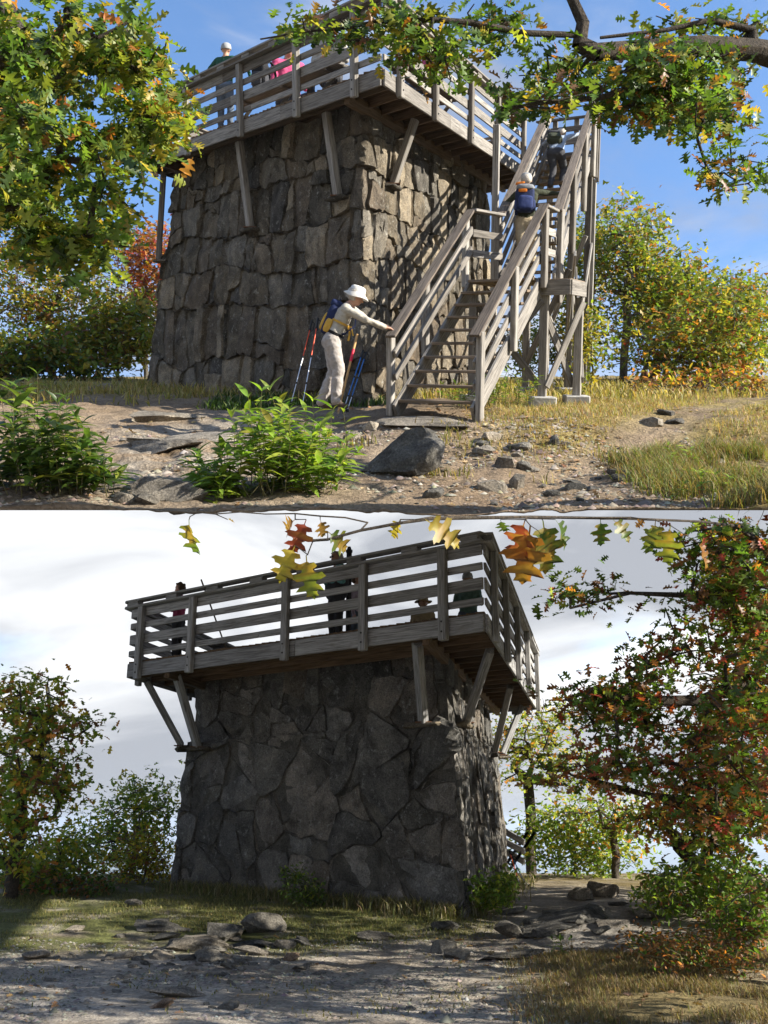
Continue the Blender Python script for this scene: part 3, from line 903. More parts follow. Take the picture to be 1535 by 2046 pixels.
# underside drops gently back from the lip so that the ledge has a body
Zb = -1.46 - 0.085 * T_
vb = np.stack([X_, Y_ + 0.02, np.minimum(Zb, Z_ - 0.012)], -1)
step = (slice(None, None, 8), slice(None, None, 8))
idx = np.arange(nx * ny).reshape(ny, nx)
ft = np.stack([idx[:-1, :-1], idx[:-1, 1:], idx[1:, 1:], idx[1:, :-1]], -1).reshape(-1, 4)
vb = vb.reshape(-1, 3)
fb = ft[:, ::-1] + nx * ny
def strip(a, b): return np.stack([a[:-1], b[:-1], b[1:], a[1:]], -1)
sides = np.concatenate([strip(idx[0] , idx[0] + nx * ny), strip(idx[-1] + nx * ny, idx[-1]), strip(idx[:, 0] + nx * ny, idx[:, 0]), strip(idx[:, -1], idx[:, -1] + nx * ny)])
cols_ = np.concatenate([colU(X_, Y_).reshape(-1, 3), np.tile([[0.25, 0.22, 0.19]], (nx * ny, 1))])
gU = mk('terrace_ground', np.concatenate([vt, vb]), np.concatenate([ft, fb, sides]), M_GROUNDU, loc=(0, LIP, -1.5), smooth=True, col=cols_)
tag(gU, 'worn soil, ledge rock and grass around the foot of the upper tower', kind='structure')

def hL(x, y):
    x, y = np.asarray(x, float), np.asarray(y, float); r = np.hypot(x, y)
    z = interp(y, [-50, 5, 9, 12, 14, 16, 19, 24, 30], [-1.62, -1.62, -1.60, -1.53, -1.42, -1.27, -1.20, -1.22, -1.4])
    z = z + (fbm(x * 0.6, y * 0.6, 61) - 0.5) * 0.10 + (fbm(x * 2.8, y * 2.8, 63) - 0.5) * 0.05
    rm = np.clip(1 - np.abs(x - 2.6) / 1.8, 0, 1) * np.clip(1 - np.abs(y - 14) / 3.5, 0, 1)
    led = np.floor(fbm(x * 0.9 + y * 0.3, y * 1.3, 65) * 7) / 7
    z = z + rm * (led - 0.45) * 0.30
    k = np.clip((r - 27) / 25, 0, 1)
    far = -1.5 - np.clip(r - 27, 0, 2200) * 0.30 * k
    far = far + np.clip((r - 1500) / 3000, 0, 1) * (fbm(x / 2600, y / 2600, 71, 5) - 0.35) * 900
    return z * (1 - k) + far * k
def colL(x, y):
    r = np.hypot(x, y)
    grav = np.array([0.37, 0.335, 0.29]); soil = np.array([0.20, 0.165, 0.125]); grass = np.array([0.115, 0.125, 0.045]); dry = np.array([0.22, 0.165, 0.085]); rock = np.array([0.24, 0.225, 0.205]); forest = np.array([0.05, 0.075, 0.03])
    n = fbm(x * 0.8, y * 0.8, 81)[..., None]; n2 = fbm(x * 2.2, y * 2.2, 85)[..., None]
    c = grav * np.clip(1.55 - n, 0, 1) + soil * np.clip(n - 0.55, 0, 1)
    c = grav * (1 - np.clip((n - 0.45) * 3, 0, 0.8)) + soil * np.clip((n - 0.45) * 3, 0, 0.8)
    edge = y - (13.0 + 0.25 * x * (x < 0) + 0.4 * np.sin(x * 1.3))
    gm = np.clip(edge / 0.9, 0, 1) * np.clip((2.2 - x) / 1.0, 0, 1)
    gm = np.maximum(gm, np.clip((x - 1.1 + (y - 11) * -0.05) / 0.8, 0, 1) * np.clip((12.2 - y) / 1.2, 0, 1))
    gm = np.maximum(gm, np.clip((x - 3.9) / 0.8, 0, 1)); gm = np.maximum(gm, np.clip((y - 19) / 3, 0, 1))
    gm = gm[..., None] * np.clip((n2 - 0.2) * 3.5, 0, 1)
    right = np.clip((x - 0.8) / 1.0, 0, 1)[..., None]
    g = grass * (1 - right * 0.75) + dry * right * 0.75
    c = c * (1 - gm) + g * gm
    rm = (np.clip(1.3 - np.abs(x - 2.6) / 1.5, 0, 1) * np.clip(1.3 - np.abs(y - 14.2) / 3, 0, 1))[..., None]
    c = c * (1 - rm) + rock * rm
    k = np.clip((r - 35) / 30, 0, 1)[..., None]
    return c * (1 - k) + forest * k
CUR = FL
az = np.radians(np.concatenate([np.arange(-180, -30, 6), np.arange(-30, 30, 0.33), np.arange(30, 180.1, 6)]))
rr = np.concatenate([[0.5, 2, 4, 6, 7.5], np.arange(8.2, 17, 0.10), np.arange(17, 30, 0.5), np.geomspace(30, 26000, 46)])
A_, R_ = np.meshgrid(az, rr)
GX, GY = R_ * np.sin(A_), R_ * np.cos(A_)
idx = np.arange(GX.size).reshape(GX.shape)
fL = np.stack([idx[:-1, :-1], idx[:-1, 1:], idx[1:, 1:], idx[1:, :-1]], -1).reshape(-1, 4)[:, ::-1]
gL = mk('ground', np.stack([GX, GY, hL(GX, GY)], -1).reshape(-1, 3), fL, M_GROUNDL, loc=(0, 0, -1.6), smooth=True, col=colL(GX, GY).reshape(-1, 3))
tag(gL, 'gravel and grass summit clearing falling away to forested valleys', kind='structure')

# ------------------------------------------------------------------ rocks
def rock_mesh(size, seed, npts=20, flat=1.0, round_=0.25):
    rs = np.random.default_rng(seed)
    p = rs.normal(size=(npts, 3)); p /= np.linalg.norm(p, axis=1, keepdims=True)
    p = p * (1 - round_ + round_ * rs.random((npts, 1))) * 0.5
    box = np.clip(p * 1.5, -0.5, 0.5)
    p = (p * 0.45 + box * 0.55) * np.asarray(size)
    bm = bmesh.new()
    for q in p: bm.verts.new(q)
    bmesh.ops.convex_hull(bm, input=bm.verts)
    bmesh.ops.delete(bm, geom=[v for v in bm.verts if not v.link_faces], context='VERTS')
    bm.verts.index_update()
    vs = np.array([v.co[:] for v in bm.verts]); fs = [[v.index for v in f.verts] for f in bm.faces]
    bm.free()
    return vs, fs

def big_rock_mesh(size, seed, cuts=10, sub=4):
    """rough boulder: sphere planed by random cuts, then roughened"""
    rs = np.random.default_rng(seed)
    bm = bmesh.new(); bmesh.ops.create_icosphere(bm, subdivisions=sub, radius=0.62)
    v = np.array([q.co[:] for q in bm.verts]); fs = [[q.index for q in f.verts] for f in bm.faces]; bm.free()
    for _ in range(cuts):
        n = rs.normal(size=3); n /= np.linalg.norm(n); k = rs.uniform(0.16, 0.46)
        d = v @ n - k; v = v - np.where(d > 0, d, 0)[:, None] * n * 0.96
    o = rs.uniform(0, 50)
    nz0 = vnoise(v[:, 0] * 2.6 + o, v[:, 1] * 2.6 + v[:, 2] * 2.2, seed + 7) - 0.5
    nz = vnoise(v[:, 0] * 6 + o, v[:, 1] * 6 + v[:, 2] * 5, seed) - 0.5
    nz2 = vnoise(v[:, 0] * 15 + o, v[:, 2] * 15 + v[:, 1] * 9, seed + 3) - 0.5
    nz2 = nz2 + 0.6 * (vnoise(v[:, 0] * 34 + o, v[:, 2] * 34 + v[:, 1] * 25, seed + 9) - 0.5)
    v = v * (1 + 0.30 * nz0 + 0.12 * nz + 0.06 * nz2)[:, None]
    return v * np.asarray(size), fs

ANCHORS, PENDING = [], []
def rock(name, fr, X, Y, wpx, size_ratio, seed, mat, label, group=None, hfun=None, rot=None, sink=0.35, big=False, cat='rock', d=None):
    """rock whose foot shows at pixel X, Y; wpx its width there"""
    global CUR
    CUR = fr
    h = hfun or (hU if fr is FU else hL)
    dd = 6.0
    q = fr.at(X, Y, dd)
    if d is None:
        for dd in np.linspace(7.0, 26, 380):
            q = fr.at(X, Y, dd)
            if q[2] <= h(q[0], q[1]): break
    else:
        q = fr.at(X, Y, d); dd = d
    w = wpx / FPX * dd
    sz = np.array([w, w * size_ratio[0], w * size_ratio[1]])
    vs, fs = (big_rock_mesh(sz, seed) if big else rock_mesh(sz, seed))
    rs = random.Random(seed)
    rz = rs.uniform(-0.5, 0.5) if rot is None else rot[2]
    rx, ry = (rs.uniform(-0.15, 0.15), rs.uniform(-0.2, 0.2)) if rot is None else rot[:2]
    Mr = Matrix.Rotation(rz, 4, 'Z') @ Matrix.Rotation(ry, 4, 'Y') @ Matrix.Rotation(rx, 4, 'X')
    vs = np.array([(Mr @ Vector(v))[:] for v in vs])
    ctr = q + np.array([0, sz[1] * 0.45, 0])
    zb = float(h(ctr[0], ctr[1]))
    ctr[2] = zb - vs[:, 2].min() - sink * np.ptp(vs[:, 2])
    o = mk(name, vs + ctr, fs, mat, loc=[ctr[0], ctr[1], zb], sharp=25 if big else None)
    if label: ANCHORS.append((fr, X, Y, label.split(' lying')[0].split(' in the')[0].split(' at the')[0].split(' of ')[0].split(' beside')[0].split(' below')[0].split(' behind')[0].split(' right of')[0].split(' left of')[0].split(' on the')[0].split(' before')[0].split(' standing')[0].split(' poking')[0].split(' where')[0].split(' near')[0].split(' cut')[0].split(' just')[0]))
    else: PENDING.append((o, fr, X, Y, wpx, size_ratio, mat, group, cat))
    return tag(o, label, cat, group)
def label_rest():
    for o, fr, X, Y, w, s, mat, group, cat in PENDING:
        best = min((a for a in ANCHORS if a[0] is fr), key=lambda a: abs(a[1] - X) + 2 * abs(a[2] - Y))
        dx, dy = X - best[1], (Y - best[2]) * 2
        far = math.hypot(dx, dy)
        rel = ('right of' if dx > 0 else 'left of') if abs(dx) > abs(dy) else ('in front of' if dy > 0 else 'behind')
        dist = 'touching distance' if far < 40 else ('a little way' if far < 90 else 'well')
        tone = 'pale tan' if mat is M_ROCK else 'dark grey'
        kind = 'pebble' if w < 13 else ('small stone' if w < 22 else ('flat stone' if s[1] < 0.35 else 'chunky stone'))
        if o.name.startswith('flat'): kind = 'broken slab' if w > 36 else 'broken block'
        dist = {'touching distance': 'close', 'a little way': 'a short way', 'well': 'well'}[dist]
        if rel in ('right of', 'left of'): rel = 'to the ' + rel.split()[0] + ' of'
        if len(f'{tone} {kind} {dist} {rel} the upper {best[3]}'.split()) > 16: dist = 'far' if dist == 'well' else 'just'
        tag(o, f'{tone} {kind} {dist} {rel} the {"upper " if fr is FU else ""}{best[3]}', 'rock', group)

# upper terrace
rock('boulder', FU, 812, 952, 185, (0.8, 0.72), 105, M_ROCKD, 'big rounded grey boulder below the staircase foot', big=True, sink=0.2, rot=(0, 0.1, 0.3))
g = 'stones on the upper trail'
for k, (X, Y, w, s, lab, m) in enumerate((
    (985, 985, 66, (0.8, 0.5), 'pale grey angular rock low in the middle of the upper trail', M_ROCK),
    (1038, 978, 40, (0.7, 1.2), 'upright tan rock standing beside the grey angular rock', M_ROCK),
    (1048, 942, 34, (0.8, 0.9), 'dark stone behind the upright tan rock', M_ROCKD),
    (1010, 936, 44, (0.5, 0.8), 'leaning slab of stone at the head of the rock pile', M_ROCK),
    (868, 998, 48, (0.8, 0.55), 'dark rock at the bottom edge right of the big boulder', M_ROCKD),
    (985, 885, 46, (0.7, 0.6), 'brown rock in the grass right of the stone step', M_ROCK),
    (1108, 892, 24, (0.8, 1.3), 'small stub of rock poking out of the grassy bank', M_ROCKD),
    (1105, 992, 38, (0.8, 0.6), 'grey stone beside the weeds in the middle of the trail', M_ROCKD),
    (740, 862, 40, (0.8, 0.7), 'stone behind the green bush left of the boulder', M_ROCK),
    (706, 882, 44, (0.8, 0.6), 'angular stone at the right flank of the green bush', M_ROCK),
    (716, 905, 36, (0.7, 0.35), 'flat pale stone beside the boulder', M_ROCK),
    (1350, 850, 44, (0.7, 0.4), 'grey stone where the path leaves between the grasses', M_ROCKD),
    (1335, 832, 40, (0.7, 0.4), 'farther grey stone on the path at the right', M_ROCKD),
    (290, 1012, 60, (0.8, 0.5), 'grey slab at the bottom edge under the left shrub', M_ROCK),
    (246, 1008, 46, (0.8, 0.6), 'small grey stone at the bottom left', M_ROCK))):
    rock('rock', FU, X, Y, w, s, 120 + k, m, lab, g)
for k, (X, Y, w, s, lab) in enumerate((
    (345, 1006, 150, (0.7, 0.55), 'large brown shaded outcrop beside the bush at the bottom'),
    (300, 905, 250, (0.6, 0.16), 'broad pale ledge of bedrock left of the green bush'),
    (380, 882, 240, (0.6, 0.13), 'second bedrock ledge in the shade in front of the tower'),
    (180, 782, 70, (0.8, 0.35), 'low dark hump of rock in the shade left of the tower'),
    (330, 846, 190, (0.7, 0.16), 'dark shaded ledge of bedrock close to the tower'))):
    rock('outcrop', FU, X, Y, w, s, 160 + k, M_ROCK, lab, 'bedrock ledges of the upper view', big=True, sink=0.45, rot=(0, 0, 0.1))
rs = random.Random(5)
for k in range(34):
    X, Y = rs.uniform(730, 1300), rs.uniform(885, 1012)
    if 760 < X < 890 and Y < 965: continue
    rock('pebble', FU, X, Y, rs.uniform(8, 20), (0.8, 0.5), 300 + k, rs.choice((M_ROCK, M_ROCKD)), None, 'loose stones on the upper trail')
# stone step at the stair foot
CUR = FU
mid = (FLp + FRp) / 2
vs, fs = big_rock_mesh((1.45, 0.95, 0.24), 171, cuts=8)
Mr = Matrix.Rotation(-0.25, 4, 'Z')
vs = np.array([(Mr @ Vector(v))[:] for v in vs]); vs[:, 2] = np.clip(vs[:, 2], -0.10, 0.055)
tag(mk('stone_step', vs + np.array([mid[0] + 0.02, mid[1] - 0.42, zf0 - 0.06]), fs, M_ROCK, loc=[mid[0], mid[1] - 0.42, zf0 - 0.1], sharp=25), 'flat stone slab lying as a doorstep before the staircase', 'step')

# lower summit
for k, (X, Y, w, s, lab, m, bg) in enumerate((
    (370, 1905, 130, (0.9, 0.30), 'flat sandy slab in the middle of the lower rock scatter', M_ROCK, 1),
    (435, 1888, 84, (0.8, 0.55), 'dark wedge of rock right of the sandy slab', M_ROCKD, 0),
    (528, 1868, 100, (0.6, 0.40), 'long dark rock lying before the tower grass', M_ROCKD, 1),
    (567, 1900, 48, (0.7, 0.5), 'pale tan rock lying alone on the gravel', M_ROCK, 0),
    (578, 1922, 44, (0.7, 0.45), 'rusty orange rock on the gravel', M_ROCKO, 0),
    (602, 1888, 32, (0.8, 0.6), 'dark grey rock behind the tan rock', M_ROCKD, 0),
    (598, 1940, 36, (0.6, 0.3), 'dark flat stone just below the rusty rock', M_ROCKD, 0),
    (455, 1940, 44, (0.8, 0.4), 'pale grey rock below the sandy slab', M_ROCKD, 0),
    (345, 2000, 120, (0.6, 0.25), 'flat brown slab near the bottom edge', M_ROCK, 1),
    (318, 2016, 54, (0.6, 0.4), 'brown rock at the near end of the bottom slab', M_ROCKO, 0),
    (455, 2020, 48, (0.6, 0.4), 'dark rock cut by the bottom edge', M_ROCKD, 0),
    (265, 1812, 40, (0.7, 0.4), 'grey rock in the dry grass left of the tower', M_ROCKD, 0),
    (1195, 1795, 70, (0.8, 0.75), 'pale pyramid of rock on the path right of the tower', M_ROCK, 1),
    (1165, 1802, 56, (0.8, 0.6), 'brown rock behind the pale pyramid', M_ROCK, 0),
    (1030, 1883, 120, (0.9, 0.30), 'broad grey rock hump right of the tower corner', M_ROCKD, 1),
    (890, 1908, 60, (0.9, 0.6), 'dark broken rock at the edge of the gravel', M_ROCKD, 0),
    (915, 1918, 58, (0.8, 0.5), 'dark rock beside the broken rock', M_ROCKD, 0),
    (890, 1862, 60, (0.8, 0.4), 'mossy rock in the grass before the tower corner', M_ROCKD, 0),
    (1020, 1925, 130, (0.7, 0.14), 'thin grey rock ledge at the edge of the dry grass', M_ROCKD, 1),
    (1160, 1850, 190, (0.7, 0.17), 'wide layered bedrock hump on the right path', M_ROCKD, 1),
    (1105, 1868, 150, (0.7, 0.16), 'layered bedrock left of the wide hump', M_ROCKD, 1),
    (1290, 1838, 100, (0.8, 0.2), 'sandy rock shelf at the right end of the path', M_ROCK, 1),
    (600, 1890, 50, (0.7, 0.2), 'thin shadowed stone behind the tan rock', M_ROCKD, 0),
    (300, 1862, 130, (0.6, 0.16), 'grassy bedrock ledge left of the scatter', M_ROCKD, 1),
    (735, 1880, 90, (0.6, 0.18), 'flat dark rock in front of the middle of the tower', M_ROCKD, 1))):
    rock('rock', FL, X, Y, w, s, 400 + k, m, lab, 'rocks of the lower clearing', big=bool(bg), sink=0.2)
rs = random.Random(19)
PLACE = ['beside the sandy slab', 'left of the long dark rock', 'at the near side of the scatter', 'at the far side of the scatter']
for k in range(34):
    X, Y = rs.gauss(400, 120), rs.gauss(1895, 24)
    if k > 22: X, Y = rs.uniform(980, 1330), rs.uniform(1800, 1905)
    if not (60 < X < 1340 and 1855 < Y < 1960) and k <= 22: continue
    w_ = rs.uniform(34, 84)
    rock('flat_rock', FL, X, Y, w_, (0.7, rs.uniform(0.2, 0.4)), 800 + k, rs.choice((M_ROCK, M_ROCKD, M_ROCKD)), None, 'broken slabs of the lower scatter' if k <= 22 else 'slabs on the right path', sink=0.2)
rs = random.Random(29)
for k in range(26):
    X, Y = rs.uniform(700, 1320), rs.uniform(850, 1000)
    if 730 < X < 900 and Y < 970: continue
    rock('flat_rock', FU, X, Y, rs.uniform(22, 60), (0.7, rs.uniform(0.25, 0.6)), 860 + k, rs.choice((M_ROCK, M_ROCK, M_ROCKD)), None, 'half buried stones of the upper trail', sink=0.42)
rs = random.Random(9)
for k in range(80):
    X, Y = rs.gauss(360, 110), rs.gauss(1920, 32)
    if k > 55: X, Y = rs.uniform(80, 900), rs.uniform(1900, 2030)
    if not (60 < X < 950 and 1860 < Y < 2035): continue
    rock('pebble', FL, X, Y, rs.uniform(9, 30), (0.8, 0.4), 500 + k, rs.choice((M_ROCK, M_ROCKD, M_ROCKD)), None, 'loose stones on the lower gravel')

label_rest()
# ------------------------------------------------------------------ leaves
def oak_template():
    half = [(0.010, 0.0), (0.012, 0.12), (0.14, 0.17), (0.19, 0.25), (0.07, 0.31), (0.10, 0.37), (0.30, 0.46), (0.35, 0.54), (0.10, 0.55), (0.12, 0.63), (0.27, 0.72), (0.31, 0.82), (0.10, 0.79), (0.15, 0.93), (0.0, 1.0)]
    n = len(half)
    vs = [(x, y) for x, y in half] + [(-x, y) for x, y in half] + [(0.0, min(y, 0.985)) for x, y in half]
    fs = []
    for k in range(n - 1):
        fs.append([2 * n + k, k, k + 1, 2 * n + k + 1]); fs.append([n + k, 2 * n + k, 2 * n + k + 1, n + k + 1])
    v = np.array([[x, y, 0.30 * abs(x) - 0.22 * y * y] for x, y in vs]); v[:, 1] -= 0.05
    return v, np.array(fs)
def red_oak_template():
    half = [(0.012, 0.0), (0.014, 0.14), (0.10, 0.17), (0.20, 0.19), (0.26, 0.26), (0.18, 0.28), (0.125, 0.33), (0.15, 0.38), (0.27, 0.40), (0.34, 0.41), (0.42, 0.50), (0.33, 0.51), (0.29, 0.57), (0.20, 0.56), (0.13, 0.60), (0.14, 0.66), (0.24, 0.69), (0.33, 0.80), (0.22, 0.79), (0.13, 0.80), (0.12, 0.85), (0.15, 0.93), (0.07, 0.92), (0.0, 1.0)]
    n = len(half)
    vs = [(x, y) for x, y in half] + [(-x * 0.93, y + 0.02 * (k % 3 - 1) * (0 < k < n - 1)) for k, (x, y) in enumerate(half)] + [(0.0, min(y, 0.985)) for x, y in half]
    fs = []
    for k in range(n - 1):
        fs.append([2 * n + k, k, k + 1, 2 * n + k + 1]); fs.append([n + k, 2 * n + k, 2 * n + k + 1, n + k + 1])
    return np.array([[x, y, 0.28 * abs(x) - 0.30 * y * y + 0.05 * math.sin(9 * y) * abs(x) * 3] for x, y in vs]), np.array(fs)
def lobe_template():
    """cheap lobed leaf: quads around a midrib"""
    half = [(0.012, 0.0), (0.20, 0.26), (0.08, 0.36), (0.33, 0.55), (0.11, 0.64), (0.24, 0.84), (0.0, 1.0)]
    n = len(half)
    vs = [(x, y) for x, y in half] + [(-x, y) for x, y in half] + [(0.0, min(y, 0.985)) for x, y in half]
    fs = []
    for k in range(n - 1):
        fs.append([2 * n + k, k, k + 1, 2 * n + k + 1]); fs.append([n + k, 2 * n + k, 2 * n + k + 1, n + k + 1])
    return np.array([[x, y, 0.3 * abs(x) - 0.2 * y * y] for x, y in vs]), np.array(fs)
def star_template():
    vs = np.array([(0, 0, 0), (0.26, 0.30, 0.06), (0.07, 0.42, 0), (0.30, 0.68, 0.05), (0, 1, -0.15), (-0.30, 0.66, 0.05), (-0.07, 0.40, 0), (-0.27, 0.32, 0.06)], float)
    return vs, np.array([[0, 1, 2, 6], [0, 6, 7, 7], [2, 3, 4, 6], [6, 4, 5, 5]])[:, :4]
def lance_template():
    half = [(0.008, 0.0), (0.09, 0.14), (0.155, 0.34), (0.145, 0.55), (0.08, 0.78), (0.0, 1.0)]
    n = len(half)
    vs = [(x, y) for x, y in half] + [(-x, y) for x, y in half] + [(0.0, min(y, 0.99)) for x, y in half]
    fs = []
    for k in range(n - 1):
        fs.append([2 * n + k, k, k + 1, 2 * n + k + 1]); fs.append([n + k, 2 * n + k, 2 * n + k + 1, n + k + 1])
    return np.array([[x, y, 0.35 * abs(x) - 0.35 * y * y] for x, y in vs]), np.array(fs)
def oval_template():
    return np.array([(0, 0, 0), (0.22, 0.3, 0.05), (0.2, 0.65, 0.03), (0, 1, -0.12), (-0.2, 0.65, 0.03), (-0.22, 0.3, 0.05)], float), np.array([[0, 1, 2, 3], [0, 3, 4, 5]])
OAK, LOBE, LANCE, OVAL = oak_template(), lobe_template(), lance_template(), oval_template()
SPIKY = (np.array([(0, 0, 0), (0.26, 0.30, 0.06), (0.07, 0.42, 0), (0.30, 0.70, 0.05), (0.07, 0.72, 0), (0, 1, -0.15), (-0.07, 0.72, 0), (-0.30, 0.68, 0.05), (-0.07, 0.40, 0), (-0.27, 0.32, 0.06)], float),
         np.array([[0, 1, 2, 8], [0, 8, 9, 9], [2, 3, 4, 8], [8, 4, 6, 7], [4, 5, 6, 6]]))
SPIKY = (SPIKY[0], np.array([[0, 1, 2, 8], [0, 8, 9, 0], [2, 3, 4, 8], [8, 4, 6, 7], [4, 5, 6, 4]])[[0, 2, 3]])

def pick_cols(pal, n, r, jit=0.18):
    """pal: list of (weight, rgb)"""
    w = np.array([p[0] for p in pal], float); w /= w.sum()
    c = np.array([p[1] for p in pal])[r.choice(len(pal), n, p=w)]
    return np.clip(c * (1 + r.normal(0, jit, (n, 1))) * (1 + r.normal(0, 0.06, (n, 3))), 0.004, 0.9)

def leaf_arrays(tpl, pos, axis, normal, size, cols):
    tv, tf = tpl; n = len(pos)
    y = axis / (np.linalg.norm(axis, axis=1, keepdims=True) + 1e-9)
    z = normal - y * np.sum(normal * y, 1, keepdims=True); z /= (np.linalg.norm(z, axis=1, keepdims=True) + 1e-9)
    x = np.cross(y, z)
    v = pos[:, None, :] + size[:, None, None] * (tv[None, :, 0:1] * x[:, None] + tv[None, :, 1:2] * y[:, None] + tv[None, :, 2:3] * z[:, None])
    f = tf[None] + (np.arange(n) * len(tv))[:, None, None]
    c = np.repeat(cols, len(tv), 0)
    return v.reshape(-1, 3), f.reshape(-1, tf.shape[1]), c

def rand_dirs(n, r, droop=0.3, flat=0.6):
    d = r.normal(size=(n, 3)); d[:, 2] = d[:, 2] * flat - droop
    return d / np.linalg.norm(d, axis=1, keepdims=True)

class Skel:
    """branch skeleton grown towards targets; nodes keep thickening towards the base"""
    def __init__(s, path, r):
        s.p = [np.array(q, float) for q in path]; s.par = [-1] + list(range(len(path) - 1)); s.r = r; s.tips = []
        s.minr = {}
    def branch(s, path, rmin=0):
        """explicit limb starting at the nearest node"""
        path = [np.array(q, float) for q in path]
        k = int(np.argmin(np.linalg.norm(np.array(s.p) - path[0], axis=1)))
        n = len(path)
        for i, q in enumerate(path):
            s.p.append(q); s.par.append(k); k = len(s.p) - 1
            s.minr[k] = rmin * (1 - 0.6 * i / max(1, n - 1))
        return k
    def grow(s, targets, seg=0.35, bend=0.12, up=0.0):
        P = np.array(s.p)
        T = np.array(targets)
        order = np.argsort(np.min(np.linalg.norm(T[:, None] - P[None, ::max(1, len(P) // 40)], axis=2), axis=1))
        for ti in order:
            t = T[ti]; P = np.array(s.p)
            dv = t - P; d = np.linalg.norm(dv, axis=1)
            cost = d * (1 + 0.25 * (dv[:, 2] < -0.1))
            k = int(np.argmin(cost)); a = s.p[k]; L = d[k]
            m = max(1, int(L / seg)); off = rng.normal(0, bend * L * 0.5, 3)
            for i in range(1, m + 1):
                f = i / m
                q = a + (t - a) * f + off * math.sin(math.pi * f) + np.array([0, 0, up * L * math.sin(math.pi * f)]) + rng.normal(0, 0.015, 3) * (i < m)
                s.p.append(q); s.par.append(k); k = len(s.p) - 1
            s.tips.append(k)
    def mesh(s, r_tip=0.005, r_base=0.1, sides=6, expo=1.7):
        n = len(s.p); w = np.zeros(n)
        for k in s.tips: w[k] += 1
        has = np.zeros(n, bool)
        for k in range(n - 1, 0, -1):
            if w[k] == 0: w[k] = 0.6
            w[s.par[k]] += w[k]
        w[0] = max(w[0], 1)
        r = r_tip + (r_base - r_tip) * np.clip((w - 1) / max(1, w.max() - 1), 0, 1) ** (1 / expo)
        for k, m in s.minr.items(): r[k] = max(r[k], m)
        s.rad = r
        P = np.array(s.p); ch = np.arange(1, n); pa = np.array(s.par[1:])
        big = r[pa] >= r_tip * 0.5
        a, b = P[pa], P[ch]; ax = b - a; L = np.linalg.norm(ax, axis=1, keepdims=True) + 1e-9; ax = ax / L
        t = np.where(np.abs(ax[:, 2:3]) < 0.9, np.array([[0, 0, 1.0]]), np.array([[1.0, 0, 0]]))
        e1 = np.cross(ax, t); e1 /= np.linalg.norm(e1, axis=1, keepdims=True); e2 = np.cross(ax, e1)
        th = np.linspace(0, 2 * np.pi, sides, endpoint=False)
        ring = np.cos(th)[None, :, None] * e1[:, None] + np.sin(th)[None, :, None] * e2[:, None]
        ra = np.minimum(r[pa], r[ch] * 1.8)[:, None, None]; rb = r[ch][:, None, None]
        v = np.concatenate([(a - ax * ra[:, :, 0] * 0.3)[:, None] + ring * ra, b[:, None] + ring * rb], 1)
        m = len(ch); base = (np.arange(m) * 2 * sides)[:, None]; k = np.arange(sides)[None]
        f = np.stack([base + k, base + (k + 1) % sides, base + sides + (k + 1) % sides, base + sides + k], -1).reshape(-1, 4)
        return v.reshape(-1, 3), f

def in_px(fr, regions, n, r, clump=0, cs=24.0):
    if clump:
        c = in_px(fr, regions, clump, r); p = fr.px(c); k = r.integers(0, clump, n)
        X = p[k, 0] + r.normal(0, cs * 1.5, n); Y = p[k, 1] + r.normal(0, cs * 0.7, n); d = p[k, 2] + r.normal(0, cs * 1.2 / FPX * p[k, 2], n)
        return np.array([fr.at(a, b, e) for a, b, e in zip(X, Y, d)])
    return in_px0(fr, regions, n, r)
def in_px0(fr, regions, n, r):
    """points spread through ellipses (X, Y, rx, ry, d0, d1, weight) given in picture columns, rows and depths"""
    w = np.array([g[6] if len(g) > 6 else g[2] * g[3] for g in regions], float); w /= w.sum()
    out = []
    for g, k in zip(regions, r.multinomial(n, w)):
        a = r.uniform(0, 2 * np.pi, k); q = np.sqrt(r.random(k))
        X = g[0] + g[2] * q * np.cos(a); Y = g[1] + g[3] * q * np.sin(a); d = r.uniform(g[4], g[5], k)
        for x, y, z in zip(X, Y, d): out.append(fr.at(x, y, z))
    return np.array(out)

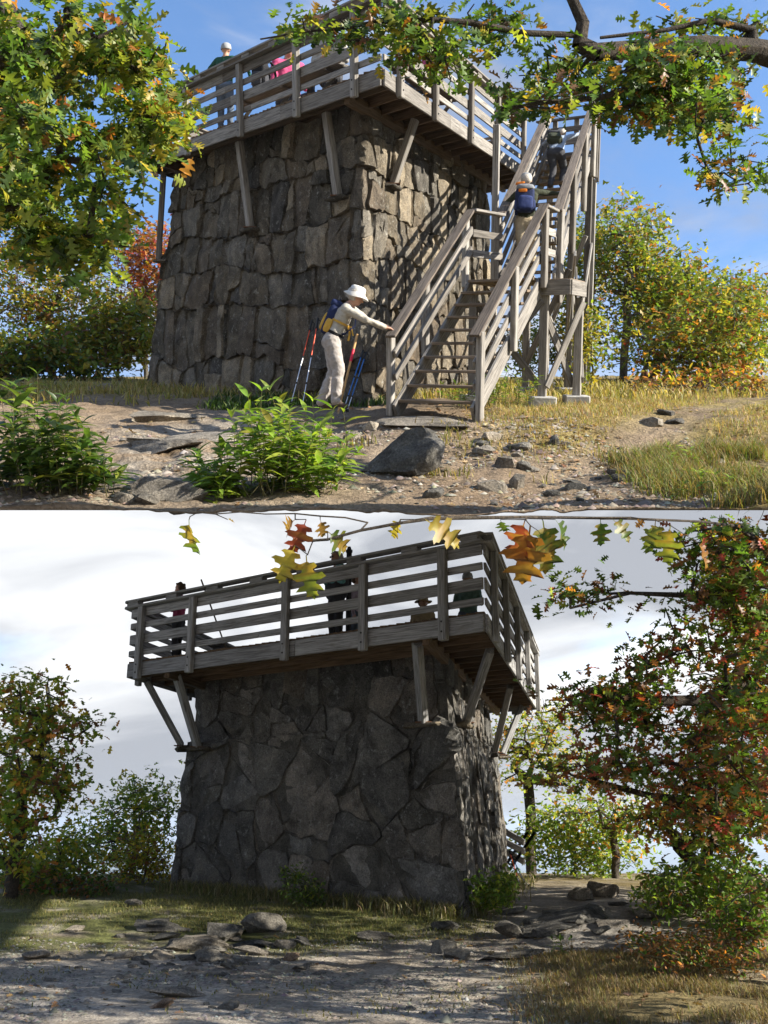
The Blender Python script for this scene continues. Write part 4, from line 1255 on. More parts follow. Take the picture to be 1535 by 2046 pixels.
def tree(name, label, fr, trunk, targets, rad, pal, leaf_size, per_tip, tpl=LOBE, spread=0.22, bark=None, mleaf=None, droop=0.25, limbs=(), keep=None, r_tip=0.005, seed=0, group=None, cat='tree', up=0.0, bend=0.14, leaf_flat=0.6, colfn=None, trunk_r=0):
    global CUR
    CUR = fr
    r = np.random.default_rng(seed + 1000)
    root = empty(name, trunk[0], label, cat, group)
    sk = Skel(trunk, rad)
    if trunk_r:
        for q in range(len(trunk)): sk.minr[q] = trunk_r * (1 - 0.25 * q / len(trunk))
    if keep is not None: targets = targets[keep(fr.px(targets))]
    for lp, lr in limbs: sk.branch(lp, lr)
    sk.grow(targets, up=up, bend=bend)
    v, f = sk.mesh(r_tip, rad)
    tr = mk('trunk' if cat == 'tree' else 'stem', v, f, bark or M_BARK, root, loc=trunk[0], smooth=True)
    if cat != 'tree': tag(tr, kind='stuff')
    P = np.array(sk.p); tips = P[sk.tips]
    # leaves sit at the tips and along the last twigs
    n = len(tips) * per_tip
    base = np.repeat(tips, per_tip, 0)
    par = P[[sk.par[k] for k in sk.tips]]
    base = base + (np.repeat(par, per_tip, 0) - base) * r.random((n, 1)) * 0.8
    pos = base + r.normal(0, spread, (n, 3)) * np.array([1, 1, 0.7])
    dirs = rand_dirs(n, r, droop, leaf_flat)
    nor = r.normal(size=(n, 3)) * 0.55 + np.array([0, 0, 1.0])
    sz = leaf_size * r.uniform(0.6, 1.25, n)
    cols = pick_cols(pal, n, r)
    if colfn is not None: cols = colfn(pos, cols, r)
    if keep is not None:
        m = keep(fr.px(pos)); pos, dirs, nor, sz, cols = pos[m], dirs[m], nor[m], sz[m], cols[m]
    v, f, c = leaf_arrays(tpl, pos, dirs, nor, sz, cols)
    mk('crown' if cat == 'tree' else 'foliage', v, f, mleaf or M_LEAF, root, loc=trunk[0], col=c)
    return root

G1, G2, YG, YL, OR, RD, BR, DG = (0.075, 0.13, 0.02), (0.11, 0.17, 0.028), (0.20, 0.23, 0.035), (0.36, 0.28, 0.04), (0.38, 0.15, 0.03), (0.30, 0.055, 0.03), (0.17, 0.08, 0.035), (0.04, 0.075, 0.016)
lowkeep = lambda p: p[:, 1] > 1034
def keepL(p):
    lim = np.interp(p[:, 1], [0, 30, 100, 150, 200, 250, 285, 330, 385, 410, 480, 570, 600], [305, 320, 345, 375, 415, 445, 440, 400, 385, 300, 262, 200, 60])
    return p[:, 0] < lim + (vnoise(p[:, 0] * 0.08, p[:, 1] * 0.08, 3) - 0.5) * 50
def keepR(p):
    lim = np.interp(p[:, 0], [480, 560, 700, 760, 830, 900, 960, 1000, 1060, 1110, 1170, 1200, 1280, 1340, 1380, 1420, 1500, 1560], [90, 95, 110, 130, 185, 200, 170, 240, 225, 240, 205, 235, 265, 250, 330, 400, 385, 380])
    return (p[:, 1] < lim + (vnoise(p[:, 0] * 0.06, p[:, 1] * 0.06, 5) - 0.5) * 44) | (p[:, 0] > 1570)
# --- upper view: oak framing the left
tg = in_px(FU, [(130, 130, 150, 105, 7.2, 9.2), (255, 110, 75, 85, 7.6, 9.0), (330, 190, 65, 80, 7.8, 9.2), (230, 250, 190, 70, 7.0, 9.0), (390, 265, 50, 30, 7.6, 8.6), (130, 330, 130, 70, 7.0, 8.8), (300, 330, 75, 62, 7.2, 8.6), (95, 420, 90, 70, 7.0, 8.4), (185, 470, 65, 50, 7.0, 8.2), (20, 250, 60, 240, 7.0, 9.0), (90, 510, 110, 45, 7.0, 8.4), (215, 515, 45, 40, 6.8, 8.0), (235, 420, 55, 60, 6.8, 7.8)], 235, rng, 60, 21)
g0 = np.array([-4.25, 9.6, -1.45])
tree('oak_tree', 'green and yellow oak whose branches hang in from the upper left', FU, [g0, g0 + [0.05, -0.1, 1.2], g0 + [0.1, -0.4, 2.2], g0 + [0.2, -0.6, 3.2], g0 + [0.4, -0.7, 4.1]], tg, 0.15,
     [(4, G1), (5, G2), (6, YG), (2, YL), (0.7, OR), (2.5, DG)], 0.155, 16, OAK, 0.14, seed=1, keep=keepL,
     colfn=lambda p, c, r: np.where((r.random(len(p)) < np.clip((FU.px(p)[:, 0] - 260) / 260, 0, 0.6))[:, None], pick_cols([(3, YG), (3, YL), (1.5, OR)], len(p), r), c))
# --- upper view: oak framing the right, heavy limb
g0 = np.array([4.35, 9.3, -1.45])
limb = [FU.at(x, y, d) for x, y, d in ((1640, 130, 8.2), (1505, 100, 7.9), (1400, 92, 7.7), (1290, 98, 7.5), (1190, 104, 7.3), (1158, 88, 7.3), (1165, 45, 7.3), (1140, -10, 7.3), (1120, -70, 7.3))]
limb2 = [FU.at(x, y, d) for x, y, d in ((1400, 100, 7.7), (1345, 140, 7.6), (1290, 165, 7.5), (1200, 195, 7.4), (1080, 205, 7.3), (1000, 220, 7.3))]
limb3 = [FU.at(x, y, d) for x, y, d in ((1158, 70, 7.3), (1050, 66, 7.1), (940, 45, 7.0), (850, 38, 6.9), (760, 40, 6.8), (700, 55, 6.8), (620, 62, 6.8), (520, 78, 6.8))]
limb4 = [FU.at(x, y, d) for x, y, d in ((1505, 60, 7.9), (1420, 40, 7.8), (1330, 60, 7.7), (1200, 75, 7.6))]
tg = in_px(FU, [(1330, 190, 180, 70, 6.8, 8.4), (1440, 290, 80, 95, 7.0, 8.6), (1150, 170, 130, 45, 6.8, 8.0), (1040, 225, 70, 30, 6.9, 7.8), (1440, 60, 90, 60, 7.4, 8.6), (1010, 60, 80, 40, 6.8, 7.6), (1420, 370, 60, 26, 7.0, 7.8), (1250, 240, 90, 45, 7.0, 8.0), (1090, 190, 30, 50, 7, 7.4), (1400, 200, 120, 60, 7.0, 8.6), (1470, 330, 50, 60, 7.0, 8.4), (1300, 130, 150, 50, 6.8, 7.4)], 250, rng, 60, 22)
tg = np.concatenate([tg, in_px(FU, [(1750, 300, 160, 170, 9.6, 12.4), (1640, 180, 60, 120, 9.0, 10.5)], 60, rng, 18, 30)])  # extra crown out of frame, added to throw dappled shade on the foreground
tg = np.concatenate([tg, in_px(FU, [(860, 90, 70, 60, 6.6, 7.1), (900, 130, 40, 45, 6.6, 7.0), (700, 60, 45, 30, 6.6, 7.0), (610, 45, 40, 20, 6.6, 7.0), (800, 50, 60, 25, 6.6, 7.0), (985, 245, 25, 20, 6.9, 7.2)], 46, rng)])
tree('oak_tree', 'oak with a thick dark limb reaching in from the upper right', FU, [g0, g0 + [0, 0, 1.4], g0 + [0.0, -0.5, 2.8], limb[0]], tg, 0.055,
     [(5, G1), (5, G2), (3.5, YG), (1.3, YL), (1.0, OR), (1.2, BR), (3, DG)], 0.12, 10, OAK, 0.12, seed=2, keep=keepR, trunk_r=0.17, r_tip=0.004,
     limbs=[(limb[1:], 0.088), (limb2, 0.034), (limb3, 0.014), (limb4, 0.03)])
# --- upper view: background left
def bg_tree(name, label, fr, X, Yg, d, regions, n, rad, pal, leaf, per, tpl=SPIKY, seed=0, spread=0.3, bark=M_BARKG, height=None, lean=0, cat='tree', group=None, keep=None, up=0.05):
    h = hU if fr is FU else hL
    q = fr.at(X, Yg, d); z = float(h(q[0], q[1])); b = np.array([q[0], q[1], z - 0.05])
    ys = min(g[1] for g in regions); topz = fr.at(X, ys, d)[2]
    ht = height or (topz - z) * 0.6
    tr = [b, b + [lean * 0.2, 0, ht * 0.3], b + [lean * 0.5 + 0.05, 0, ht * 0.6], b + [lean, 0, ht]]
    r = np.random.default_rng(seed + 77)
    tg = in_px(fr, [(g[0], g[1], g[2], g[3], d + (g[4] if len(g) > 4 else -1), d + (g[5] if len(g) > 5 else 1)) for g in regions], n, r)
    hh = h(tg[:, 0], tg[:, 1]); tg[:, 2] = np.maximum(tg[:, 2], hh + 0.12)
    return tree(name, label, fr, tr, tg, rad, pal, leaf, per, tpl, spread, bark, None, seed=seed, cat=cat, group=group, keep=keep, up=up)
gb = 'trees behind the upper terrace'
GOLD = [(3, YG), (3, YL), (2, G2), (1.5, OR), (0.8, BR)]
bg_tree('yellow_tree', 'yellow-green tree with pale stems at the far left of the upper terrace', FU, 105, 750, 32, [(90, 540, 110, 85), (150, 600, 120, 60), (60, 640, 80, 50), (0, 520, 60, 120)], 260, 0.12, GOLD, 0.26, 18, seed=11, group=gb)
bg_tree('red_tree', 'rusty red maple peeking out beside the left wall of the upper tower', FU, 292, 745, 33, [(295, 530, 50, 75), (310, 480, 35, 45), (268, 505, 30, 50), (300, 600, 40, 50)], 170, 0.08, [(3, OR), (2.5, RD), (2, BR), (1, YL)], 0.24, 15, seed=12, group=gb)
bg_tree('golden_shrub', 'golden shrub thicket low beside the left wall of the upper tower', FU, 235, 746, 31, [(235, 655, 85, 62), (180, 690, 90, 45), (300, 690, 40, 50), (255, 620, 60, 30)], 260, 0.05, [(4, YG), (3, YL), (2, G2), (1, BR)], 0.22, 18, OVAL, seed=13, cat='shrub', group=gb, height=0.8)
bg_tree('green_shrub', 'green shrub with bare stems at the left edge of the upper terrace', FU, 60, 752, 30, [(60, 700, 90, 40), (20, 735, 60, 30), (170, 725, 80, 25)], 200, 0.05, [(2, G1), (3, G2), (3, YG), (2, YL), (1, BR)], 0.22, 17, OVAL, seed=14, cat='shrub', group=gb, height=0.6)
# --- upper view: background right
bg_tree('yellow_tree', 'tall yellow-green maple right of the staircase', FU, 1245, 775, 27, [(1260, 440, 55, 55), (1240, 520, 70, 60), (1310, 520, 80, 55), (1300, 600, 90, 60), (1370, 590, 70, 60)], 300, 0.11, [(4, YG), (3, G2), (2, YL), (0.8, OR)], 0.23, 17, seed=15, group=gb)
bg_tree('orange_tree', 'green and orange maple spreading at the right edge of the upper terrace', FU, 1285, 782, 24.5, [(1400, 650, 90, 55), (1330, 690, 80, 40), (1440, 720, 80, 60), (1380, 740, 90, 45), (1490, 650, 40, 90)], 330, 0.09, [(4, YG), (3, G2), (2.5, YL), (1.3, OR), (0.4, RD)], 0.20, 18, seed=16, group=gb)
bg_tree('green_tree', 'green tree seen between the legs of the staircase', FU, 1165, 770, 28, [(1170, 560, 45, 110), (1130, 660, 50, 80), (1060, 700, 60, 50), (1185, 480, 30, 60)], 240, 0.08, [(3, YG), (3, G2), (2, YL)], 0.22, 15, seed=17, group=gb)
bg_tree('yellow_sapling', 'bright yellow sapling standing before the stair posts', FU, 1180, 785, 20.5, [(1180, 690, 42, 75, -0.4, 0.4), (1165, 660, 25, 45, -0.3, 0.3)], 60, 0.02, [(4, YL), (4, YG), (1, G2)], 0.15, 9, OVAL, seed=18, spread=0.16, cat='shrub', bark=M_STEM)
bg_tree('brown_brush', 'brown brush at the foot of the trees on the right', FU, 1400, 800, 21, [(1420, 790, 110, 35), (1300, 790, 60, 20), (1490, 800, 50, 50)], 120, 0.03, [(3, BR), (2, OR), (2, YL), (1, G2)], 0.14, 10, OVAL, seed=19, cat='shrub', height=0.3)

bg_tree('yellow_tree', 'yellow-green tree rising at the far right edge of the upper view', FU, 1480, 775, 26, [(1470, 590, 55, 50), (1510, 640, 50, 80), (1440, 640, 40, 40)], 170, 0.09, [(4, YG), (3, G2), (2, YL), (0.6, OR)], 0.21, 16, seed=23, group=gb)
bg_tree('green_tree', 'leafy maple between the staircase and the right edge, behind the others', FU, 1330, 770, 30, [(1300, 560, 60, 60), (1350, 620, 70, 60), (1420, 600, 60, 40), (1460, 680, 60, 60), (1250, 680, 60, 60)], 260, 0.09, [(4, YG), (3, G2), (2, YL)], 0.24, 16, seed=20, group=gb)
# --- lower view
gl = 'trees around the lower clearing'
G1, G2, YG, YL, OR, RD, BR, DG = [tuple(min(0.6, x * 1.45) for x in c) for c in (G1, G2, YG, YL, OR, RD, BR, DG)]
AUT = [(5, tuple(0.75 * x for x in G1)), (4, tuple(0.75 * x for x in G2)), (4.0, tuple(0.8 * x for x in BR)), (0.4, OR), (1.0, tuple(0.7 * x for x in RD)), (1.0, YG)]
g0 = np.array([4.9, 10.6, float(hL(4.9, 10.6)) - 0.05])
LA = lambda *q: [FL.at(x, y, d) for x, y, d in q]
lb1 = LA((1560, 1420, 10.4), (1480, 1370, 10.0), (1400, 1400, 9.8), (1280, 1400, 9.6), (1180, 1380, 9.4))
lb2 = LA((1560, 1240, 10.4), (1480, 1180, 10.0), (1380, 1190, 9.7), (1260, 1185, 9.5), (1140, 1215, 9.3))
lb3 = LA((1560, 1560, 10.5), (1480, 1610, 10.2), (1380, 1600, 10.0), (1300, 1590, 9.8), (1180, 1560, 9.6))
# long twig reaching over the clearing towards the viewer
lb4 = LA((1540, 1120, 10.2), (1480, 1052, 9.0), (1400, 1042, 7.4), (1250, 1036, 5.6), (1060, 1033, 4.4), (860, 1035, 3.7), (800, 1045, 3.5), (720, 1060, 3.45), (655, 1078, 3.4), (625, 1080, 3.4))
rg = np.random.default_rng(31)
tg = in_px(FL, [(1440, 1100, 80, 50, 8.6, 10.6), (1350, 1175, 120, 26, 8.8, 10.2), (1190, 1195, 85, 20, 9.0, 9.8), (1430, 1230, 95, 40, 8.8, 10.8), (1350, 1280, 60, 18, 9.0, 10.2), (1420, 1335, 100, 34, 8.8, 10.6), (1270, 1335, 85, 28, 9.0, 10.2), (1370, 1400, 150, 26, 8.6, 10.4), (1210, 1395, 75, 22, 9.0, 10.0), (1370, 1470, 150, 30, 8.6, 10.4), (1220, 1455, 90, 24, 9.0, 10.0), (1430, 1545, 100, 40, 8.6, 10.4), (1240, 1530, 110, 24, 8.8, 9.8), (1200, 1580, 80, 14, 8.8, 9.6), (1490, 1450, 45, 220, 9, 10.8), (1225, 1250, 16, 8, 9.2, 9.5), (1490, 1330, 50, 250, 8.6, 10), (1400, 1600, 110, 40, 8.6, 10)], 500, rg, 95, 20)
tree('oak_tree', 'large oak turning red and brown that fills the right of the lower view', FL, [g0, g0 + [0, 0, 1.2], g0 + [-0.1, 0, 2.3], g0 + [-0.2, -0.1, 3.2], g0 + [-0.3, -0.2, 3.9]], tg, 0.12, AUT, 0.12, 12, OAK, 0.13, seed=21, keep=lowkeep,
     limbs=[(lb1, 0.022), (lb2, 0.02), (lb3, 0.026), (lb4, 0.010)], leaf_flat=0.5,
     colfn=lambda p, c, r: np.where((r.random(len(p)) < np.clip((FL.px(p)[:, 1] - 1250) / 1200, 0, 0.22))[:, None], pick_cols([(2, RD), (1, OR), (3, BR)], len(p), r), c))
# big leaves hanging from the long twig close to the viewer
CUR = FL
HANG = [(378, 1018, 378, 1112, 3.3, (3, G2)), (560, 1160, 590, 1090, 3.4, (2, YL)), (620, 1195, 612, 1110, 3.4, (2, YG)), (590, 1032, 560, 1062, 3.4, (2, BR)), (612, 1030, 588, 1105, 3.4, (2, RD)), (655, 1062, 700, 1100, 3.4, (2, G1)), (800, 1038, 780, 1075, 3.5, (2, YL)), (850, 1030, 920, 1080, 3.5, (2, YL)), (640, 1030, 650, 1075, 3.4, (2, BR)),
        (1050, 1036, 1025, 1120, 4.2, (2, RD)), (1060, 1050, 1045, 1170, 4.2, (2, OR)), (1075, 1060, 1110, 1110, 4.2, (2, G1)), (1000, 1030, 1010, 1068, 4.2, (2, G2)), (1110, 1030, 1145, 1090, 4.3, (2, G1)), (1085, 1040, 1100, 1140, 4.3, (2, G2)), (1200, 1030, 1205, 1090, 5.2, (2, G1)), (1225, 1030, 1262, 1072, 5.2, (2, G2)),
        (1310, 1040, 1305, 1110, 5.6, (2, G2)), (1340, 1050, 1330, 1125, 5.6, (2, YG)), (1395, 1085, 1425, 1130, 5.8, (2, OR)), (1405, 1070, 1410, 1100, 5.8, (2, RD)), (1290, 1030, 1270, 1052, 5.6, (2, BR)), (455, 1020, 470, 1040, 3.3, (2, G2)), (1320, 1050, 1290, 1085, 5.6, (2, YG))]
pos, ax_, nr_, sz_, cl_ = [], [], [], [], []
hr = np.random.default_rng(5)
twv, twf = [], []
for (x0, y0, x1, y1, d, (_, c)) in HANG:
    if y1 < y0: x0, y0, x1, y1 = x1, y1, x0, y0
    a = FL.at(x0, max(y0, 1038), d); b = FL.at(x1, y1, d + hr.uniform(-0.06, 0.06)); L = np.linalg.norm(b - a) * 1.0
    pos.append(a); ax_.append(b - a); nr_.append(np.array([hr.normal(0, 0.35), -1.0, 0.5 + hr.normal(0, 0.3)])); sz_.append(L * 1.05); cl_.append(np.array(c) * (0.42 if c in (OR, RD) else 0.55))
tv, tf = red_oak_template()
wide = (tv * np.array([1.05, 1, 1.2]), tf)
v, f, c = leaf_arrays(wide, np.array(pos), np.array(ax_), np.array(nr_), np.array(sz_), np.array(cl_))
cc = c * (0.75 + 0.5 * fbm(v[:, 0] * 22, v[:, 2] * 22, 3)[:, None])
mix_ = np.clip((fbm(v[:, 0] * 30, v[:, 2] * 30 + v[:, 1] * 9, 13) - 0.52) * 6, 0, 0.8)[:, None]
cc = cc * (1 - mix_) + np.array([0.30, 0.17, 0.03]) * mix_
spray = empty('oak_branch', FL.at(860, 1035, 3.7), 'near oak twig with big lobed leaves along the top of the lower view', 'branch')
for k in range(len(pos)):
    m = len(tv)
    mk('leaf', v[k * m:(k + 1) * m], tf, M_LEAF, spray, loc=pos[k], col=cc[k * m:(k + 1) * m], smooth=True)
tw = [LA((655, 1078, 3.4), (640, 1110, 3.4)), LA((1070, 1033, 4.4), (1060, 1050, 4.25))]
sk = Skel(LA((1260, 1034, 5.6), (1060, 1034, 4.4), (860, 1038, 3.7), (800, 1046, 3.5), (720, 1060, 3.45), (655, 1077, 3.4), (625, 1082, 3.4), (615, 1108, 3.4)), 0.005)
sk.branch(LA((735, 1044, 3.5), (690, 1034, 3.45), (640, 1031, 3.42), (590, 1026, 3.4), (530, 1027, 3.36), (480, 1023, 3.33), (430, 1027, 3.3), (395, 1024, 3.3), (380, 1032, 3.3)), 0.0017)
for q in pos: sk.tips.append(sk.branch([q + (np.array(sk.p[int(np.argmin(np.linalg.norm(np.array(sk.p) - q, axis=1)))]) - q) * 0.5, q], 0.0016))
v_, f_ = sk.mesh(0.0016, 0.0055, 5)
mk('twig', v_, f_, M_BARK, spray, smooth=True)

for k, (x, y) in enumerate(((8.0, 7.2), (8.6, 10.6), (7.6, 13.6), (9.8, 16.5), (8.8, 3.6), (8.2, 18.2), (7.4, 15.6))):  # unseen trees right of the frame, added to shade and dapple the lower clearing
    z = float(hL(x, y)); r_ = np.random.default_rng(200 + k)
    c_ = r_.normal(size=(90, 3)); c_ /= np.linalg.norm(c_, axis=1, keepdims=True)
    c_ = c_ * np.array([2.2, 2.2, 2.6]) * r_.uniform(0.3, 1, (90, 1)) + np.array([x, y, z + 4.0])
    tree('added_shade_tree', ('unseen tree added for shade beyond the right edge, nearest the viewer', 'unseen tree added for shade beyond the right edge, second in line', 'unseen tree added for shade beyond the right edge, level with the tower front', 'unseen tree added for shade beyond the right edge, farthest back', 'unseen tree added for shade beyond the right edge, beside the viewer', 'unseen tree added for shade beyond the right edge, level with the tower back', 'unseen tree added for shade beyond the right edge, level with the tower side')[k], FL, [[x, y, z - 0.05], [x, y, z + 1], [x + 0.1, y, z + 2.6], [x, y, z + 5]], c_, 0.16, AUT, 0.30, 14, SPIKY, 0.45, seed=60 + k, group='shade trees added beyond the right edge')
bg_tree('autumn_tree', 'brown-green tree at the left edge of the lower clearing', FL, 20, 1800, 16.5, [(60, 1400, 70, 60), (110, 1450, 90, 30), (60, 1510, 100, 50), (110, 1545, 75, 30), (50, 1600, 100, 60), (20, 1690, 70, 60)], 230, 0.12, [(4, G2), (1.6, BR), (0.8, OR), (3, YG), (1.5, YL)], 0.15, 14, LOBE, seed=41, group=gl, spread=0.2, bark=M_BARK)
bg_tree('green_tree', 'leafy green young tree just left of the lower tower', FL, 262, 1770, 22, [(290, 1600, 45, 35), (310, 1650, 40, 50), (235, 1640, 65, 45), (200, 1690, 55, 40), (270, 1575, 20, 25), (330, 1570, 14, 30), (245, 1580, 14, 20)], 190, 0.07, [(3, YG), (3, G2), (2, G1), (1, YL)], 0.18, 13, SPIKY, seed=42, group=gl, spread=0.24)
bg_tree('golden_bush', 'rounded golden-brown bush beside the left wall of the lower tower', FL, 285, 1772, 20, [(290, 1700, 48, 48), (260, 1730, 55, 35), (320, 1740, 25, 35)], 170, 0.03, [(3, YG), (3, YL), (2, BR), (1, G2)], 0.10, 13, OVAL, seed=43, cat='shrub', group=gl, spread=0.15, height=0.5)
bg_tree('yellow_bush', 'bright yellow-green bush under the left tree of the lower view', FL, 120, 1795, 19, [(110, 1720, 75, 45), (60, 1750, 60, 40), (150, 1690, 40, 35)], 160, 0.03, [(4, YG), (2, YL), (3, G2)], 0.13, 13, OVAL, seed=44, cat='shrub', group=gl, spread=0.18, height=0.5)
bg_tree('brown_brush', 'dark brown brush at the left edge of the lower grass', FL, 90, 1805, 17.5, [(80, 1775, 90, 25), (180, 1775, 40, 18)], 110, 0.02, [(3, BR), (2, DG), (2, G1)], 0.10, 12, OVAL, seed=45, cat='shrub', group=gl, spread=0.14, height=0.2)
bg_tree('spreading_tree', 'wide pale tree behind the right corner of the lower tower', FL, 1062, 1740, 26, [(1050, 1460, 55, 50), (1110, 1420, 50, 35), (1030, 1530, 35, 40), (1110, 1490, 60, 45), (1150, 1550, 60, 40), (1000, 1480, 30, 40)], 190, 0.15, [(4, YG), (3, G2), (2, YL), (1, OR)], 0.18, 11, SPIKY, seed=46, group=gl, bark=M_BARK, spread=0.26)
bg_tree('thin_tree', 'slender leaning tree in the right background of the lower view', FL, 1230, 1745, 22, [(1230, 1630, 70, 40), (1170, 1620, 50, 30), (1280, 1650, 50, 30)], 100, 0.09, [(3, YG), (3, G2), (1.5, OR)], 0.17, 10, SPIKY, seed=47, group=gl, bark=M_BARK)
bg_tree('dark_oak', 'dark branching oak trunk standing behind the right bushes', FL, 1440, 1800, 15.5, [(1330, 1630, 90, 35), (1440, 1650, 70, 50), (1490, 1600, 50, 60), (1290, 1610, 50, 30)], 130, 0.13, [(3, G2), (2, YG), (2, BR), (1, OR)], 0.15, 11, LOBE, seed=48, group=gl, bark=M_BARK, lean=-0.6, spread=0.2)
bg_tree('green_thicket', 'green thicket between the tower and the right path', FL, 1150, 1755, 23, [(1080, 1680, 50, 55), (1150, 1690, 70, 55), (1220, 1710, 60, 45), (1130, 1640, 60, 35)], 240, 0.035, [(4, G2), (3, YG), (1.5, G1), (1, YL)], 0.15, 12, OVAL, seed=49, cat='shrub', group=gl, height=0.8)
bg_tree('green_bush', 'dense green bush right of the bedrock path', FL, 1380, 1845, 14.5, [(1370, 1770, 80, 45), (1440, 1740, 70, 60), (1330, 1790, 50, 35), (1480, 1800, 60, 60)], 260, 0.03, [(4, G1), (3, G2), (1.5, YG), (1, BR)], 0.10, 13, OVAL, seed=50, cat='shrub', group=gl, spread=0.14, height=0.4)
bg_tree('green_bush', 'shaded bush at the right edge of the lower view', FL, 1490, 1900, 12.5, [(1470, 1860, 50, 50), (1510, 1820, 40, 80)], 120, 0.03, [(4, G1), (2, G2), (2, BR)], 0.10, 13, OVAL, seed=51, cat='shrub', group=gl, spread=0.13, height=0.3)
bg_tree('dry_brush', 'brown dry brush in the lower right corner', FL, 1400, 1960, 11, [(1400, 1920, 110, 40), (1300, 1900, 60, 25), (1480, 1960, 60, 40)], 170, 0.015, [(4, BR), (2, G1), (1, OR), (2, (0.12, 0.09, 0.05))], 0.07, 13, OVAL, seed=52, cat='shrub', spread=0.11, height=0.15, bark=M_STEM)
bg_tree('weed_clump', 'pale flowering weed growing against the front of the lower tower', FL, 605, 1815, 15.4, [(600, 1770, 35, 35, -0.15, 0.15), (585, 1740, 22, 22, -0.1, 0.1), (630, 1785, 30, 25, -0.15, 0.15)], 70, 0.008, [(3, (0.10, 0.13, 0.06)), (2, G1), (1, YG)], 0.07, 12, OVAL, seed=53, cat='plant', spread=0.07, bark=M_STEM, height=0.2)
bg_tree('weed_clump', 'weeds crowding the right corner of the lower tower', FL, 990, 1820, 14.6, [(985, 1790, 40, 30, -0.2, 0.2), (1010, 1760, 25, 25, -0.2, 0.2), (965, 1770, 18, 25, -0.2, 0.2)], 80, 0.008, [(3, G1), (2, G2), (1, YG)], 0.085, 12, OVAL, seed=54, cat='plant', spread=0.08, bark=M_STEM, height=0.2)

G1, G2, YG, YL, OR, RD, BR, DG = [tuple(x / 1.45 for x in c) for c in (G1, G2, YG, YL, OR, RD, BR, DG)]
# ------------------------------------------------------------------ leafy plants in the upper foreground
def leafy_plant(name, label, fr, regions, n, pal, leaf, d, seed, group=None, stem_mat=M_STEM, per=(9, 16)):
    """upright herb: many stems, opposite pointed leaves"""
    global CUR
    CUR = fr; r = np.random.default_rng(seed); h = hU if fr is FU else hL
    tips = in_px(fr, [(*g[:4], d - 0.5, d + 0.5) for g in regions], n, r)
    Pz, dz, nz, sz = [], [], [], []
    sv, sf = [], []
    cx = tips[:, 0].mean(); cy = tips[:, 1].mean()
    for t in tips:
        b = np.array([cx + (t[0] - cx) * 0.82 + r.normal(0, 0.08), cy + (t[1] - cy) * 0.8, 0]); b[2] = float(h(b[0], b[1])) - 0.03
        if t[2] < b[2] + 0.15: t[2] = b[2] + 0.2
        L = t - b; m = int(r.integers(*per)); bow = r.normal(0, 0.05, 3)
        prev = b
        for k in range(1, 5):
            f_ = k / 4; q = b + L * f_ + bow * math.sin(math.pi * f_)
            vs, fs = tube_mesh(prev, q, 0.006 - 0.0008 * k, 0.0055 - 0.0008 * k, 5)
            o = len(sv); sv += [list(x) for x in vs]; sf += [[i + o for i in ff] for ff in fs]; prev = q
        a0 = r.uniform(0, 6.28)
        for k in range(m):
            f_ = 0.35 + 0.65 * k / (m - 1); q = b + L * f_ + bow * math.sin(math.pi * f_)
            for s in (0, math.pi):
                an = a0 + k * 1.57 + s + r.normal(0, 0.25); el = r.uniform(0.05, 0.6) + (0.5 if f_ > 0.95 else 0)
                Pz.append(q); dz.append([math.cos(an) * math.cos(el), math.sin(an) * math.cos(el), math.sin(el)])
                nz.append([r.normal(0, 0.25), r.normal(0, 0.25), 1]); sz.append(leaf * r.uniform(0.4, 1.25) * (1 - 0.45 * abs(f_ - 0.7)))
    root = empty(name, [cx, cy, float(h(cx, cy))], label, 'plant', group)
    tag(mk('stem', sv, sf, stem_mat, root), kind='stuff')
    v, f, c = leaf_arrays(LANCE, np.array(Pz), np.array(dz), np.array(nz), np.array(sz), pick_cols(pal, len(Pz), r))
    mk('foliage', v, f, M_LEAFB, root, col=c)
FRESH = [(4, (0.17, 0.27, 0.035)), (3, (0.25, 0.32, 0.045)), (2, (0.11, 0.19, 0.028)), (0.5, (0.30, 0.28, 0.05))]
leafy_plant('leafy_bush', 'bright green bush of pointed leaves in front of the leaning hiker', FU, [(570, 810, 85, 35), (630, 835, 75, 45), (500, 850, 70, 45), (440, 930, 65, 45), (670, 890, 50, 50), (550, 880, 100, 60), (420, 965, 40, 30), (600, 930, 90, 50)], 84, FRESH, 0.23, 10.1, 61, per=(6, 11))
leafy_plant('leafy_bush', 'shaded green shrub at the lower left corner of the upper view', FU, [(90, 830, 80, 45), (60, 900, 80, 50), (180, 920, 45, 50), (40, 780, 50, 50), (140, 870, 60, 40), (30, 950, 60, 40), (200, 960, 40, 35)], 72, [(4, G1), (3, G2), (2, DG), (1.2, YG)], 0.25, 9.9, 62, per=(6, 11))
leafy_plant('green_sprout', 'thin green sprout beside the grassy bank on the right', FU, [(1345, 890, 18, 30), (1385, 905, 20, 20)], 7, FRESH, 0.10, 11.4, 63, per=(6, 9))
leafy_plant('green_sprout', 'low sprouting weed at the bottom right of the upper trail', FU, [(1415, 990, 45, 12), (1380, 970, 16, 10)], 8, FRESH, 0.12, 10.0, 64, per=(4, 6))
leafy_plant('green_weeds', 'green weeds growing under the lower stair flight', FU, [(890, 770, 40, 20), (1010, 760, 70, 25), (960, 775, 50, 20)], 46, [(3, G2), (2, FRESH[0][1]), (2, YG)], 0.11, 15.6, 65, per=(5, 9))
leafy_plant('yellow_weed', 'yellow leafed weed standing in the brown brush', FL, [(1385, 1890, 16, 30)], 5, [(4, YL), (2, YG)], 0.10, 11.6, 66, per=(6, 9))
leafy_plant('green_weed', 'small green weed at the edge of the dry grass in front', FL, [(1130, 1908, 28, 10)], 9, [(3, G1), (2, G2)], 0.10, 11.6, 67, per=(3, 5))

